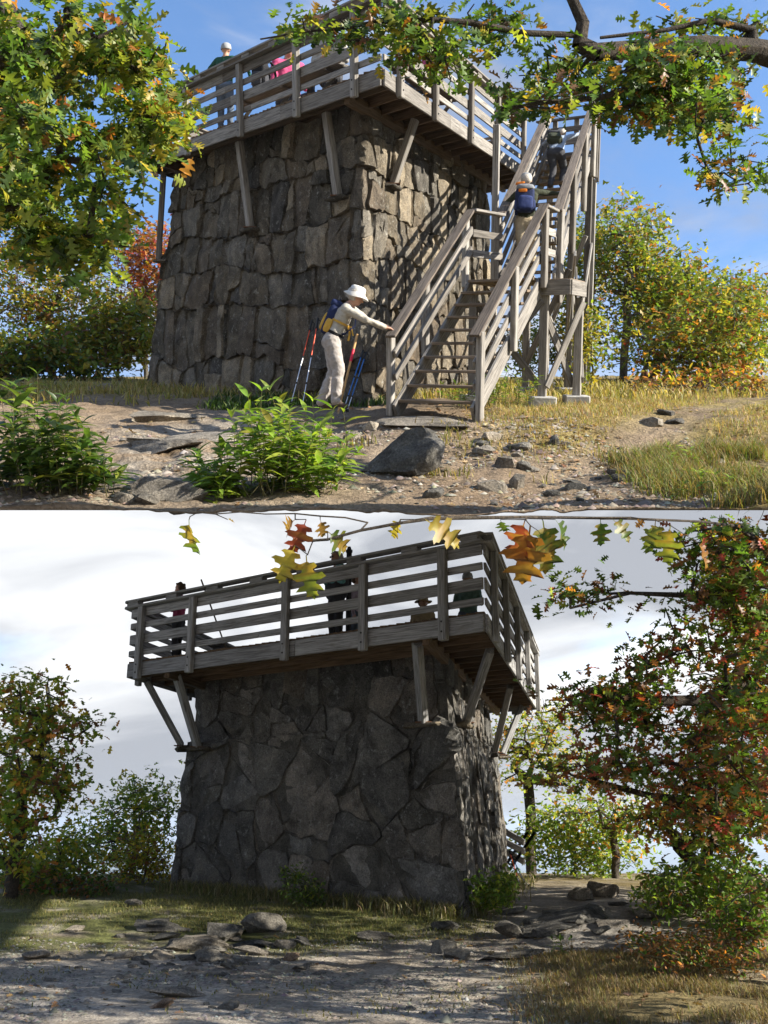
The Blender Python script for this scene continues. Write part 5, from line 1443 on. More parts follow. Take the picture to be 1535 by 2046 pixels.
# ------------------------------------------------------------------ grass and litter
def grass(name, label, fr, pts, pal, h0, seed, width=0.008, lean=0.5):
    global CUR
    CUR = fr; r = np.random.default_rng(seed); n = len(pts)
    h = hU if fr is FU else hL
    b = np.stack([pts[:, 0], pts[:, 1], h(pts[:, 0], pts[:, 1]) - 0.01], -1)
    L = h0 * r.uniform(0.5, 1.3, n); an = r.uniform(0, 6.28, n); le = np.abs(r.normal(0, lean, n))
    d = np.stack([np.cos(an) * np.sin(le), np.sin(an) * np.sin(le), np.cos(le)], -1)
    s = np.stack([-np.sin(an), np.cos(an), np.zeros(n)], -1) * width
    m = b + d * L[:, None] * 0.55; t = b + d * L[:, None] + np.stack([np.cos(an), np.sin(an), -0.6 * np.ones(n)], -1) * (L * 0.25)[:, None]
    v = np.stack([b - s, b + s, m + s * 0.8, m - s * 0.8, t + s * 0.15, t - s * 0.15], 1).reshape(-1, 3)
    k = (np.arange(n) * 6)[:, None]
    f = np.concatenate([k + [[0, 1, 2, 3]], k + [[3, 2, 4, 5]]])
    o = mk(name, v, f, M_GRASS, loc=b.mean(0), col=np.repeat(pick_cols(pal, n, r), 6, 0))
    return tag(o, label, kind='stuff')
def scatter(n, x0, x1, y0, y1, dens, seed):
    r = np.random.default_rng(seed); p = np.stack([r.uniform(x0, x1, n), r.uniform(y0, y1, n)], -1)
    return p[r.random(n) < dens(p[:, 0], p[:, 1])]
clump = lambda x, y, s, lo=0.42, k=5: np.clip((fbm(x * s, y * s, 91) - lo) * k, 0, 1)
trailU = lambda x, y: np.exp(-((x - (0.9 + (y - 9) * 0.62)) / 0.6) ** 2)
ug = lambda x, y: np.clip(np.minimum(x - 1.1, 1), 0, 1) * np.clip((y - 11.7) / 0.8, 0, 1) * np.clip(1 - 1.6 * trailU(x, y), 0, 1) * clump(x, y, 1.3, 0.3)
p = scatter(52000, 1.0, 7.5, 11.5, 20, ug, 1)
grass('grass', 'tawny and green grass on the bank beside the staircase', FU, p, [(4, (0.36, 0.27, 0.11)), (2.5, (0.20, 0.22, 0.05)), (2.5, (0.40, 0.31, 0.15)), (2, (0.30, 0.17, 0.07))], 0.11, 2, width=0.0045, lean=0.85)
p = scatter(34000, 2.2, 4.6, 9.15, 12.4, lambda x, y: np.clip((x - 2.5) / 0.8, 0, 1) * clump(x, y, 1.9, 0.42, 6), 3)
grass('tall_grass', 'tall green grass in the right corner of the upper view', FU, p, [(4, (0.13, 0.17, 0.035)), (4, (0.30, 0.22, 0.09)), (2, (0.20, 0.21, 0.05)), (2, (0.22, 0.13, 0.06))], 0.24, 4, width=0.004, lean=0.65)
p = scatter(12000, -9, 9, 18, 26, lambda x, y: clump(x, y, 0.8, 0.3), 5)
grass('far_grass', 'dry grass behind the upper tower', FU, p, [(4, (0.36, 0.28, 0.10)), (2, (0.22, 0.21, 0.06))], 0.25, 6, width=0.014)
p = scatter(2600, -0.6, 1.9, 10.9, 13.4, lambda x, y: (clump(x, y, 2.2, 0.55) * (np.hypot(x - 0.55, y - 11.7) > 0.3)), 7)
grass('grass_tufts', 'dry tufts around the boulder', FU, p, [(4, (0.30, 0.23, 0.10)), (2, (0.18, 0.18, 0.05))], 0.16, 8)
p = scatter(3500, -3.2, 0.2, 17.0, 20, lambda x, y: clump(x, y, 1.5, 0.4), 9)
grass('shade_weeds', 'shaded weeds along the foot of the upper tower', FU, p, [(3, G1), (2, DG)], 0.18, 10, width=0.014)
lg = lambda x, y: np.clip((y - (13.0 + 0.25 * x * (x < 0) + 0.4 * np.sin(x * 1.3))) / 0.8, 0, 1) * np.clip((2.0 - x) / 0.6, 0, 1)
p = scatter(90000, -9, 2.2, 11.5, 18.5, lambda x, y: lg(x, y) * clump(x, y, 1.1, 0.36), 11)
grass('grass', 'short green grass between the gravel and the lower tower', FL, p, [(4, (0.14, 0.15, 0.05)), (3, (0.20, 0.19, 0.07)), (2, (0.26, 0.22, 0.10))], 0.065, 12, width=0.0045, lean=0.9)
p = scatter(60000, 0.7, 5.2, 9.1, 12.6, lambda x, y: np.clip((x - 1.0 - (y - 9) * 0.08) / 0.6, 0, 1) * clump(x, y, 1.3, 0.28), 13)
grass('dry_grass', 'dry tan grass in the lower right foreground', FL, p, [(4, (0.28, 0.21, 0.10)), (3, (0.20, 0.155, 0.075)), (2, (0.15, 0.15, 0.05)), (2, (0.16, 0.10, 0.06))], 0.10, 14, width=0.0035, lean=0.9)
fr_ = np.random.default_rng(15); t_ = fr_.random(5200); sd = fr_.random(5200)
q1 = wallL.base[1] + (wallL.base[0] - wallL.base[1]) * t_[:, None]; q2 = wallL.base[1] + (wallL.base[2] - wallL.base[1]) * t_[:, None]
p = np.where((sd < 0.75)[:, None], q1, q2) + np.where((sd < 0.75)[:, None], [[-0.61, -0.79]], [[0.98, -0.2]]) * np.abs(fr_.normal(0.12, 0.22, (5200, 1)))
grass('wall_grass', 'tall pale grass along the foot of the lower tower', FL, p, [(4, (0.22, 0.19, 0.10)), (3, (0.13, 0.14, 0.05)), (1, (0.30, 0.27, 0.16))], 0.22, 16, lean=0.5)
p = scatter(5000, -5, 1.2, 9.2, 13.0, lambda x, y: clump(x, y, 1.7, 0.56), 17)
grass('gravel_tufts', 'sparse tufts on the lower gravel', FL, p, [(3, (0.22, 0.19, 0.09)), (2, (0.14, 0.14, 0.05))], 0.055, 18, lean=0.9)

def litter(name, label, fr, pts, pal, size, seed):
    global CUR
    CUR = fr; r = np.random.default_rng(seed); n = len(pts); h = hU if fr is FU else hL
    b = np.stack([pts[:, 0], pts[:, 1], h(pts[:, 0], pts[:, 1]) + 0.012], -1)
    d = rand_dirs(n, r, 0, 0.25); nn = np.stack([r.normal(0, 0.45, n), r.normal(0, 0.45, n), np.ones(n)], -1)
    v, f, c = leaf_arrays(LOBE, b, d, nn, size * r.uniform(0.6, 1.2, n), pick_cols(pal, n, r))
    return tag(mk(name, v, f, M_LITTER, loc=b.mean(0), col=c), label, kind='stuff')
DEAD = [(4, (0.28, 0.17, 0.08)), (3, (0.36, 0.24, 0.12)), (2, (0.20, 0.11, 0.05)), (1, (0.42, 0.32, 0.18))]
p = scatter(6500, -4, 6, 9.2, 17, lambda x, y: clump(x, y, 0.9, 0.4, 3) * np.where((x > 0.6) & (y > 11.5), 0.9, 0.3), 21)
litter('fallen_leaves', 'fallen oak leaves over the upper bank and trail', FU, p, DEAD, 0.10, 22)
p = scatter(1500, -4.5, 4.5, 9.1, 14, lambda x, y: np.where(x > 0.8, 0.7, 0.12) + np.clip((-2.6 - x) / 1.0, 0, 0.7) * (y < 10.6), 23)
litter('fallen_leaves', 'fallen brown leaves over the lower clearing', FL, p, DEAD, 0.085, 24)
# fine gravel
def gravel(name, label, fr, p, pal, seed, k=0.0055):
    global CUR
    CUR = fr; r = np.random.default_rng(seed); n = len(p); h = hU if fr is FU else hL
    oc = np.array([(1, 0, 0), (-1, 0, 0), (0, 1, 0), (0, -1, 0), (0, 0, 0.6), (0, 0, -0.4)], float); of_ = np.array([[0, 2, 4], [2, 1, 4], [1, 3, 4], [3, 0, 4]])
    s_ = r.gamma(2.0, k, n) + 0.004
    v_ = np.stack([p[:, 0], p[:, 1], h(p[:, 0], p[:, 1]) + 0.002], -1)[:, None] + s_[:, None, None] * (oc[None] * r.uniform(0.6, 1.3, (n, 6, 1)))
    tag(mk(name, v_.reshape(-1, 3), (of_[None] + (np.arange(n) * 6)[:, None, None]).reshape(-1, 3), M_LITTER, loc=(0, 11, -1.5), col=np.repeat(pick_cols(pal, n, r), 6, 0)), label, kind='stuff')
gravel('trail_gravel', 'loose grit on the upper trail', FU, scatter(9000, -4, 4, 9.13, 14, lambda x, y: clump(x, y, 0.9, 0.38, 4), 26), [(3, (0.30, 0.25, 0.19)), (2, (0.18, 0.15, 0.12)), (1, (0.40, 0.36, 0.30))], 27, 0.009)
# fine gravel of the lower clearing
CUR = FL
gr_ = np.random.default_rng(8)
p = scatter(15000, -5, 1.8, 9.1, 13.6, lambda x, y: clump(x, y, 0.9, 0.30, 3), 25); n = len(p)
oct_ = np.array([(1, 0, 0), (-1, 0, 0), (0, 1, 0), (0, -1, 0), (0, 0, 0.6), (0, 0, -0.4)], float)
of = np.array([[0, 2, 4], [2, 1, 4], [1, 3, 4], [3, 0, 4]])
sz = gr_.gamma(2.0, 0.0055, n) + 0.004
v = np.stack([p[:, 0], p[:, 1], hL(p[:, 0], p[:, 1]) + 0.002], -1)[:, None] + sz[:, None, None] * (oct_[None] * gr_.uniform(0.6, 1.3, (n, 6, 1)))
f = (of[None] + (np.arange(n) * 6)[:, None, None]).reshape(-1, 3)
gc = pick_cols([(3, (0.27, 0.25, 0.22)), (2, (0.18, 0.165, 0.15)), (1, (0.38, 0.36, 0.32))], n, gr_)
tag(mk('gravel', v.reshape(-1, 3), f, M_LITTER, loc=(0, 11, -1.5), col=np.repeat(gc, 6, 0)), 'loose gravel over the lower clearing', kind='stuff')
# ------------------------------------------------------------------ people
def ico(sub=2):
    bm = bmesh.new(); bmesh.ops.create_icosphere(bm, subdivisions=sub, radius=1.0)
    v = np.array([q.co[:] for q in bm.verts]); f = [[q.index for q in g.verts] for g in bm.faces]; bm.free(); return v, f
ICO2, ICO3 = ico(2), ico(3)
SKIN = mat_plain('skin', (0.48, 0.27, 0.19), 0.55, 0.08, 30, 0.001)
def cloth(name, c, var=0.18): return mat_plain(name, c, 0.85, var, 16, 0.01, spec=0.15)

def eval_mesh(o):
    dg = bpy.context.evaluated_depsgraph_get(); dg.update()
    return bpy.data.meshes.new_from_object(o.evaluated_get(dg), depsgraph=dg)

def figure(label, fr, prims, mats, loc, voxel=0.02, wr=0.013, wrinkle=(0, 1)):
    """one continuous body from tapered limbs; every face takes the material of the limb it lies on"""
    global CUR
    CUR = fr
    vs, fs = [], []
    for p in prims:
        p0, p1, r0, r1 = np.array(p[0], float), np.array(p[1], float), p[2], p[3]
        o = len(vs); v_, f_ = tube_mesh(p0, p1, r0, r1, 14)
        vs += [list(x) for x in v_]; fs += [[i + o for i in q] for q in f_]
        for q, r in ((p0, r0), (p1, r1)):
            o = len(vs); vs += [list(q + x * r) for x in ICO2[0]]; fs += [[i + o for i in g] for g in ICO2[1]]
    me = bpy.data.meshes.new('tmp'); me.from_pydata([tuple(np.array(v) - loc) for v in vs], [], fs)
    bm = bmesh.new(); bm.from_mesh(me); bmesh.ops.recalc_face_normals(bm, faces=bm.faces); bm.to_mesh(me); bm.free()
    t = bpy.data.objects.new('tmp', me); scene.collection.objects.link(t)
    m = t.modifiers.new('r', 'REMESH'); m.mode = 'VOXEL'; m.voxel_size = voxel
    m2 = t.modifiers.new('s', 'SMOOTH'); m2.factor = 0.5; m2.iterations = 4
    out = eval_mesh(t)
    bpy.data.objects.remove(t); bpy.data.meshes.remove(me)
    n = len(out.vertices); co = np.empty(n * 3, np.float32); out.vertices.foreach_get('co', co); co = co.reshape(-1, 3).astype(float)
    no = np.empty(n * 3, np.float32); out.vertices.foreach_get('normal', no); no = no.reshape(-1, 3)
    def dist(c):
        D = np.empty((len(c), len(prims)))
        for k, p in enumerate(prims):
            a, b = np.array(p[0]) - loc, np.array(p[1]) - loc; ab = b - a
            tt = np.clip(((c - a) @ ab) / (ab @ ab + 1e-9), 0, 1)
            D[:, k] = np.linalg.norm(c - a - tt[:, None] * ab, axis=1) - (p[2] + (p[3] - p[2]) * tt)
        return D
    tags = np.array([p[4] for p in prims])
    vt = tags[np.argmin(dist(co), 1)]
    w = (fbm(co[:, 0] * 9 + co[:, 2] * 4, co[:, 2] * 16 + co[:, 1] * 9, 7) - 0.5) * 2 + (fbm(co[:, 0] * 22, co[:, 2] * 30 + co[:, 1] * 22, 17) - 0.5)
    co = co + no * (np.isin(vt, wrinkle) * w * wr)[:, None]
    out.vertices.foreach_set('co', co.astype(np.float32).ravel())
    nf = len(out.polygons); ce = np.empty(nf * 3, np.float32); out.polygons.foreach_get('center', ce)
    ft = tags[np.argmin(dist(ce.reshape(-1, 3).astype(float)), 1)]
    out.materials.clear()
    for q in mats: out.materials.append(q)
    out.polygons.foreach_set('material_index', ft.astype(np.int32)); out.polygons.foreach_set('use_smooth', np.ones(nf, bool)); out.update()
    o = bpy.data.objects.new('person', out); place(o, Matrix.Translation(V(loc)))
    return tag(o, label, 'person')

# tags: 0 shirt, 1 trousers, 2 skin, 3 shoes, 4 dark (belt, gloves)
def body_prims(J, k=1.0, baggy=1.0, sleeve=0, fingers=True, short=False, fwd=(0, 1, 0)):
    """J: joints in the frame; k: body scale (1 for 1.75 m)"""
    P = []
    J = {a: np.array(b, float) for a, b in J.items()}
    up = norm((J['shL'] + J['shR']) / 2 - (J['hipL'] + J['hipR']) / 2)
    side = norm(J['shR'] - J['shL'])
    pel, che = (J['hipL'] + J['hipR']) / 2, (J['shL'] + J['shR']) / 2
    # torso from three columns
    for s, ra, rb in ((-1, 0.105, 0.10), (0, 0.12, 0.105), (1, 0.105, 0.10)):
        a = pel + side * 0.065 * s * k + up * 0.06 * k; b = che + side * 0.095 * s * k - up * 0.07 * k
        m = (a + b) / 2 - side * 0.012 * s * k
        P += [(a, m, ra * k, ra * k * 0.97, 0), (m, b, ra * k * 0.97, rb * k, 0)]
    P.append((J['shL'] + side * 0.02 * k, J['shR'] - side * 0.02 * k, 0.068 * k, 0.068 * k, 0))
    P.append((pel - side * 0.07 * k - up * 0.02 * k, pel + side * 0.07 * k - up * 0.02 * k, 0.118 * k, 0.118 * k, 1))
    for s in 'LR':
        P += [(J['hip' + s], J['kn' + s], 0.098 * k * baggy, 0.070 * k * baggy, 1), (J['kn' + s], J['an' + s], 0.070 * k * baggy, 0.056 * k * baggy, 1)]
        P += [(J['an' + s] + [0, 0, -0.03 * k], J['to' + s], 0.044 * k, 0.036 * k, 3)]
        P += [(J['sh' + s], J['el' + s], 0.060 * k, 0.048 * k, 0)]
        wr = J['wr' + s]; el = J['el' + s]
        if short:
            m = el + (wr - el) * 0.05
            P += [(m, wr, 0.040 * k, 0.028 * k, 2)]
        else:
            P += [(el, wr, 0.046 * k, 0.034 * k, 0)]
        ha = J['ha' + s]; d = norm(ha - wr); pn = np.array(J.get('palm' + s, (0, 0, -1)), float); lat = norm(np.cross(d, pn))
        pc = wr + d * 0.075 * k
        P += [(wr + d * 0.02 * k + lat * 0.016 * k, pc + lat * 0.02 * k, 0.020 * k, 0.019 * k, 2), (wr + d * 0.02 * k - lat * 0.016 * k, pc - lat * 0.02 * k, 0.020 * k, 0.019 * k, 2)]
        if fingers:
            for q, ln in ((-0.034, 0.068), (-0.012, 0.082), (0.011, 0.078), (0.033, 0.060)):
                a = pc + lat * q * k; b = a + (d * 0.9 + pn * 0.25) * ln * 0.5 * k; c = b + (d * 0.6 + pn * 0.75) * ln * 0.5 * k
                P += [(a, b, 0.0105 * k, 0.010 * k, 2), (b, c, 0.010 * k, 0.0085 * k, 2)]
            a = wr + d * 0.03 * k + lat * 0.025 * k; b = a + (d * 0.5 + lat * 0.8 + pn * 0.2) * 0.045 * k
            P += [(a, b, 0.013 * k, 0.011 * k, 2), (b, b + (d * 0.9 + pn * 0.3) * 0.03 * k, 0.011 * k, 0.009 * k, 2)]
    h = J['head']; f = norm(fwd); hu = norm(h - J['neck']); hu = norm(hu * 0.5 + np.array([0, 0, 0.5]))
    P.append((che + up * 0.03 * k, h - hu * 0.06 * k, 0.058 * k, 0.052 * k, 2))
    P += [(h + hu * 0.035 * k - f * 0.015 * k, h + hu * 0.035 * k + f * 0.01 * k, 0.088 * k, 0.086 * k, 2), (h - hu * 0.05 * k + f * 0.03 * k, h + hu * 0.01 * k + f * 0.015 * k, 0.058 * k, 0.075 * k, 2)]
    P.append((h - hu * 0.005 * k + f * 0.088 * k, h - hu * 0.03 * k + f * 0.108 * k, 0.011 * k, 0.015 * k, 2))
    sd = norm(np.cross(f, hu))
    for s in (-1, 1): P.append((h + sd * 0.086 * s * k + hu * 0.015 * k, h + sd * 0.092 * s * k - hu * 0.025 * k, 0.016 * k, 0.013 * k, 2))
    return P, h, f, hu, sd

def head_bits(o, h, f, hu, sd, k, hair=None, hat=None, hatmat=None, glasses=False, seed=0, hair_long=0.0, curls=0.03):
    rot = lambda v: v[:, 0:1] * sd + v[:, 1:2] * f + v[:, 2:3] * hu
    if hair is not None:
        v = ICO3[0].copy(); n = fbm(v[:, 0] * 5 + seed, v[:, 1] * 5 + v[:, 2] * 4, seed) - 0.5; n2 = vnoise(v[:, 0] * 14 + seed, v[:, 1] * 14 + v[:, 2] * 12, seed) - 0.5
        s = 1 + n * curls * 12 + n2 * curls * 6
        v = v * np.array([0.104, 0.112, 0.105]) * s[:, None]
        face = (v[:, 1] > 0.03) & (v[:, 2] < 0.045)
        v[face] *= np.array([0.80, 0.55, 1.0])
        low = v[:, 2] < -0.02
        v[low, 2] *= (1 + hair_long)
        mk('hair', h + hu * 0.035 * k + rot(v * k) - f * 0.018 * k, ICO3[1], hair, o, smooth=True)
    if hat in ('bucket', 'sun', 'cap', 'beanie'):
        prof = {'bucket': [(0.0, 0.125), (0.07, 0.122), (0.092, 0.105), (0.100, 0.05), (0.104, 0.035), (0.165, -0.008), (0.163, -0.014), (0.100, 0.026)],
                'sun': [(0.0, 0.125), (0.07, 0.12), (0.092, 0.10), (0.100, 0.045), (0.104, 0.03), (0.175, 0.012), (0.174, 0.006), (0.10, 0.02)],
                'cap': [(0.0, 0.125), (0.05, 0.12), (0.085, 0.095), (0.101, 0.05), (0.104, 0.015), (0.100, 0.012)],
                'beanie': [(0.0, 0.13), (0.05, 0.124), (0.088, 0.095), (0.102, 0.05), (0.106, 0.0), (0.103, -0.012), (0.100, 0.0)]}[hat]
        n = 22; vs, fs = [], []
        for (r, z) in prof:
            for i in range(n):
                a = 2 * math.pi * i / n
                zz = z + (0.010 * math.sin(3 * a) * (r > 0.12)) - (0.02 * abs(math.cos(a)) * (r > 0.12 and hat == 'bucket'))
                vs.append([r * math.cos(a), r * math.sin(a) * 1.06, zz])
        for j in range(len(prof) - 1):
            for i in range(n): fs.append([j * n + i, j * n + (i + 1) % n, (j + 1) * n + (i + 1) % n, (j + 1) * n + i][::-1])
        ht = mk('hat', h + hu * 0.025 * k + rot(np.array(vs) * k), fs, hatmat, o, smooth=True)
        if hat == 'cap':
            vv, ff = [], []
            for zz in (0.018, 0.010):
                for i in range(9):
                    a = math.pi * (0.12 + 0.76 * i / 8); vv.append([0.103 * math.cos(a), 0.106 * math.sin(a), zz]); vv.append([0.10 * math.cos(a), 0.10 * math.sin(a) + 0.075 * math.sin((a - 0.12 * math.pi) / 0.76), zz - 0.012])
            for b in (0, 18):
                for i in range(8): ff.append([b + 2 * i, b + 2 * i + 1, b + 2 * i + 3, b + 2 * i + 2])
            for i in range(8): ff.append([2 * i + 1, 2 * i + 3, 18 + 2 * i + 3, 18 + 2 * i + 1])
            mk('visor', h + hu * 0.025 * k + rot(np.array(vv) * k), ff, hatmat, ht)
    if glasses:
        for s in (-1, 1):
            v = ICO2[0] * np.array([0.026, 0.010, 0.020]) + np.array([0.034 * s, 0.098, 0.022])
            mk('sunglass_lens', h + rot(v * k), ICO2[1], M_BOLT, o, smooth=True)
    else:
        for s in (-1, 1):
            v = ICO2[0] * np.array([0.011, 0.008, 0.007]) + np.array([0.032 * s, 0.0865, 0.018])
            mk('eye', h + rot(v * k), ICO2[1], M_BOLT, o, smooth=True)

def rbox(c, ax, size, mat, name, parent=None, pw=0.45, dent=0.0, seed=0):
    """soft padded box; ax = three unit axes"""
    v = ICO3[0]; v = np.sign(v) * np.abs(v) ** pw
    v = v * (1 + dent * (fbm(v[:, 0] * 3 + seed, v[:, 1] * 3 + v[:, 2] * 2.3, seed + 5)[:, None] - 0.5))
    w = v * (np.asarray(size) / 2)
    return mk(name, np.asarray(c) + w[:, 0:1] * ax[0] + w[:, 1:2] * ax[1] + w[:, 2:3] * ax[2], ICO3[1], mat, parent, smooth=True)

def path_tube(pts, r, n=6):
    vs, fs = [], []
    for a, b in zip(pts[:-1], pts[1:]):
        v_, f_ = tube_mesh(a, b, r, r, n); o = len(vs); vs += [list(x) for x in v_]; fs += [[i + o for i in g] for g in f_]
    return vs, fs

def strap(pts, w, t, nrm, mat, parent, name='strap'):
    pts = [np.array(p, float) for p in pts]; vs, fs = [], []
    for i, p in enumerate(pts):
        d = norm(pts[min(i + 1, len(pts) - 1)] - pts[max(i - 1, 0)]); n = np.asarray(nrm[i] if isinstance(nrm, list) else nrm, float); n = norm(n - d * (n @ d)); s = np.cross(d, n)
        vs += [p - s * w / 2, p + s * w / 2, p + s * w / 2 + n * t, p - s * w / 2 + n * t]
    for i in range(len(pts) - 1):
        for k in range(4): fs.append([4 * i + k, 4 * i + (k + 1) % 4, 4 * i + 4 + (k + 1) % 4, 4 * i + 4 + k])
    fs += [[3, 2, 1, 0], [4 * len(pts) - 4 + k for k in range(4)]]
    return mk(name, vs, fs, mat, parent)

def backpack(label, fr, c, right, up, back, size, mmain, mpocket, mlid, group=None, straps=True, shoulder=None):
    global CUR
    CUR = fr
    right, up, back = norm(right), norm(up), norm(back); c = np.array(c, float); ax = (right, back, up); w, d, h = size
    root = empty('backpack', c - up * h / 2, label, 'backpack', group)
    rbox(c, ax, (w, d, h), mmain, 'pack_body', root, 0.5, 0.15, 1)
    rbox(c + back * d * 0.42 - up * h * 0.16, ax, (w * 0.78, d * 0.5, h * 0.52), mpocket, 'front_pocket', root, 0.5, 0.15, 2)
    rbox(c + up * h * 0.43 + back * d * 0.08, ax, (w * 0.94, d * 1.08, h * 0.22), mlid, 'lid', root, 0.55, 0.15, 3)
    for s in (-1, 1):
        rbox(c + right * s * w * 0.47 - up * h * 0.22, ax, (w * 0.18, d * 0.6, h * 0.4), mpocket, 'side_pocket', root, 0.6, 0.1, 4 + s)
        if straps: 
            p0 = c + up * h * 0.40 + right * s * w * 0.24 - back * d * 0.45
            pts = [p0, p0 + up * 0.06 - back * 0.10, p0 + up * 0.02 - back * 0.20, p0 - up * 0.16 - back * 0.26, p0 - up * 0.32 - back * 0.18 + right * s * 0.03, p0 - up * 0.42 - back * 0.02 + right * s * 0.06]
            strap(pts, 0.055, 0.014, [up, up - back, -back, -back, -back, -back], mmain, root)
    vs, fs = path_tube([c + up * h * 0.54 + right * q for q in (-0.05,)] + [c + up * (h * 0.54 + 0.03), c + up * h * 0.54 + right * 0.05], 0.008)
    mk('grab_loop', vs, fs, mmain, root)
    return root

C_WHITE, C_KHAKI, C_GREYSH = cloth('pale_hat_cloth', (0.62, 0.60, 0.56), 0.1), cloth('khaki_cloth', (0.40, 0.33, 0.23)), cloth('pale_grey_shirt', (0.40, 0.37, 0.32))
C_STONEP, C_NAVY, C_BLACK = cloth('stone_trousers', (0.34, 0.31, 0.29)), cloth('navy_nylon', (0.020, 0.028, 0.075)), cloth('black_cloth', (0.018, 0.018, 0.02))
C_YEL, C_OLIVE, C_CHAR = cloth('yellow_webbing', (0.50, 0.30, 0.06)), cloth('dark_olive_fleece', (0.045, 0.05, 0.032)), cloth('charcoal_cloth', (0.055, 0.056, 0.064))
C_LBLUE, C_GREEN, C_JEAN = cloth('light_blue_shirt', (0.30, 0.36, 0.46)), cloth('dark_green_jacket', (0.022, 0.075, 0.05)), cloth('blue_jeans', (0.10, 0.13, 0.18))
C_PINK, C_GREY, C_TAN = cloth('raspberry_top', (0.45, 0.07, 0.17)), cloth('grey_shirt', (0.33, 0.31, 0.28)), cloth('tan_shirt', (0.50, 0.41, 0.27))
C_TEAL, C_LILAC, C_SHOE = cloth('teal_shirt', (0.22, 0.52, 0.54)), cloth('lilac_shirt', (0.45, 0.36, 0.46)), cloth('brown_shoe', (0.09, 0.065, 0.05))
C_GREYB, C_ORANGE, C_REDG = cloth('grey_cap', (0.30, 0.31, 0.32)), cloth('orange_cloth', (0.55, 0.16, 0.02)), cloth('grey_green_jacket', (0.11, 0.19, 0.165))
H_BROWN, H_GREY = mat_plain('brown_hair', (0.10, 0.055, 0.03), 0.6, 0.4, 60, 0.01), mat_plain('grey_hair', (0.42, 0.38, 0.33), 0.6, 0.3, 60, 0.01)

def fit_people(label, fr, J, mats, k, fwd, baggy=1.0, voxel=0.02, **hb):
    short = hb.pop('short', False); fing = hb.pop('fingers', True)
    J = {a: (fr.at(*b) if len(b) == 3 and abs(b[0]) > 50 else np.array(b, float)) for a, b in J.items()}
    P, h, f, hu, sd = body_prims(J, k, baggy, fwd=fwd, short=short, fingers=fing)
    loc = np.array([(J['anL'][0] + J['anR'][0]) / 2, (J['anL'][1] + J['anR'][1]) / 2, min(J['toL'][2], J['toR'][2])])
    o = figure(label, fr, P, mats, loc, voxel)
    head_bits(o, h, f, hu, sd, k, **hb)
    return o, J

def standing(fr, X, Ytop, d, floor, face, arms='down', seat=False, lean=0.0, k=None):
    """joints of a standing (or seated) person whose crown shows at X, Ytop; face = heading in degrees (0 looks away along +y)"""
    t = fr.at(X, Ytop, d)
    H = t[2] - floor
    if k is None: k = (H / 1.29 if seat else H / 1.75)
    fw = np.array([math.sin(R(face)), math.cos(R(face)), 0]); rt = np.array([fw[1], -fw[0], 0]); up = np.array([0, 0, 1.0])
    b = np.array([t[0], t[1], floor])
    at = lambda x, y, z: b + (rt * x + fw * y + up * z) * k
    hz = 0.50 if seat else 0.93
    J = {}
    ln = lambda z: lean * (z - hz)
    for s, n in ((-1, 'L'), (1, 'R')):
        J['hip' + n] = at(0.095 * s, 0, hz); J['sh' + n] = at(0.185 * s, ln(hz + 0.50), hz + 0.50)
        if seat:
            J['kn' + n] = at(0.12 * s, 0.42, 0.52); J['an' + n] = at(0.12 * s, 0.45, 0.10); J['to' + n] = at(0.13 * s, 0.60, 0.045)
        else:
            J['kn' + n] = at(0.105 * s, 0.02, 0.50); J['an' + n] = at(0.11 * s, -0.01, 0.10); J['to' + n] = at(0.13 * s, 0.15, 0.045)
        sx, sy, sz = 0.185 * s, ln(hz + 0.5), hz + 0.50
        if arms == 'down': e, w_, h_ = (0.235 * s, sy - 0.03, sz - 0.29), (0.23 * s, sy + 0.05, sz - 0.54), (0.22 * s, sy + 0.08, sz - 0.62)
        elif arms == 'rail': e, w_, h_ = (0.25 * s, sy + 0.10, sz - 0.26), (0.17 * s, sy + 0.33, sz - 0.28), (0.15 * s, sy + 0.41, sz - 0.29)
        elif arms == 'fold': e, w_, h_ = (0.25 * s, sy + 0.03, sz - 0.28), (0.05 * s, sy + 0.20, sz - 0.26), (-0.02 * s, sy + 0.21, sz - 0.25)
        elif arms == 'wide': e, w_, h_ = (0.42 * s, sy + 0.10, sz - 0.12), (0.50 * s, sy + 0.14, sz - 0.36), (0.50 * s, sy + 0.18, sz - 0.43)
        J['el' + n], J['wr' + n], J['ha' + n] = at(*e), at(*w_), at(*h_)
        if arms in ('down', 'wide'): J['palm' + n] = -rt * s
    J['neck'] = at(0, ln(hz + 0.56), hz + 0.56); J['head'] = at(0, ln(hz + 0.68) + 0.02, hz + 0.685)
    return J, k, fw

# --- upper view -------------------------------------------------------------
CUR = FU
D1 = 14.15
J = dict(head=(711, 594, D1), neck=(698, 611, D1), shR=(690, 617, D1 - 0.17), shL=(697, 613, D1 + 0.17),
         elR=(733, 640, D1 - 0.18), wrR=(768, 654, D1 - 0.02), haR=(784, 657, D1 + 0.03), elL=(735, 640, D1 + 0.24), wrL=(770, 652, D1 + 0.22), haL=(783, 655, D1 + 0.2),
         hipR=(663, 680, D1 - 0.09), hipL=(664, 678, D1 + 0.09), knR=(676, 740, D1 - 0.10), knL=(668, 742, D1 + 0.10),
         anR=(671, 800, D1 - 0.08), anL=(642, 802, D1 + 0.08), toR=(692, 812, D1 - 0.08), toL=(662, 813, D1 + 0.08))
hiker, JJ = fit_people('hiker in pale shirt and white bucket hat leaning on the stair rail', FU, J, [C_GREYSH, C_STONEP, SKIN, C_SHOE], 1.09, (1, 0.12, -0.35), 1.22, 0.013, hat='bucket', hatmat=C_WHITE, hair=H_GREY, curls=0.01)
A3 = lambda X, Y, d: FU.at(X, Y, d)
upv = norm((JJ['shL'] + JJ['shR']) / 2 - (JJ['hipL'] + JJ['hipR']) / 2); bk = norm(np.array([-upv[2], 0, upv[0]]))
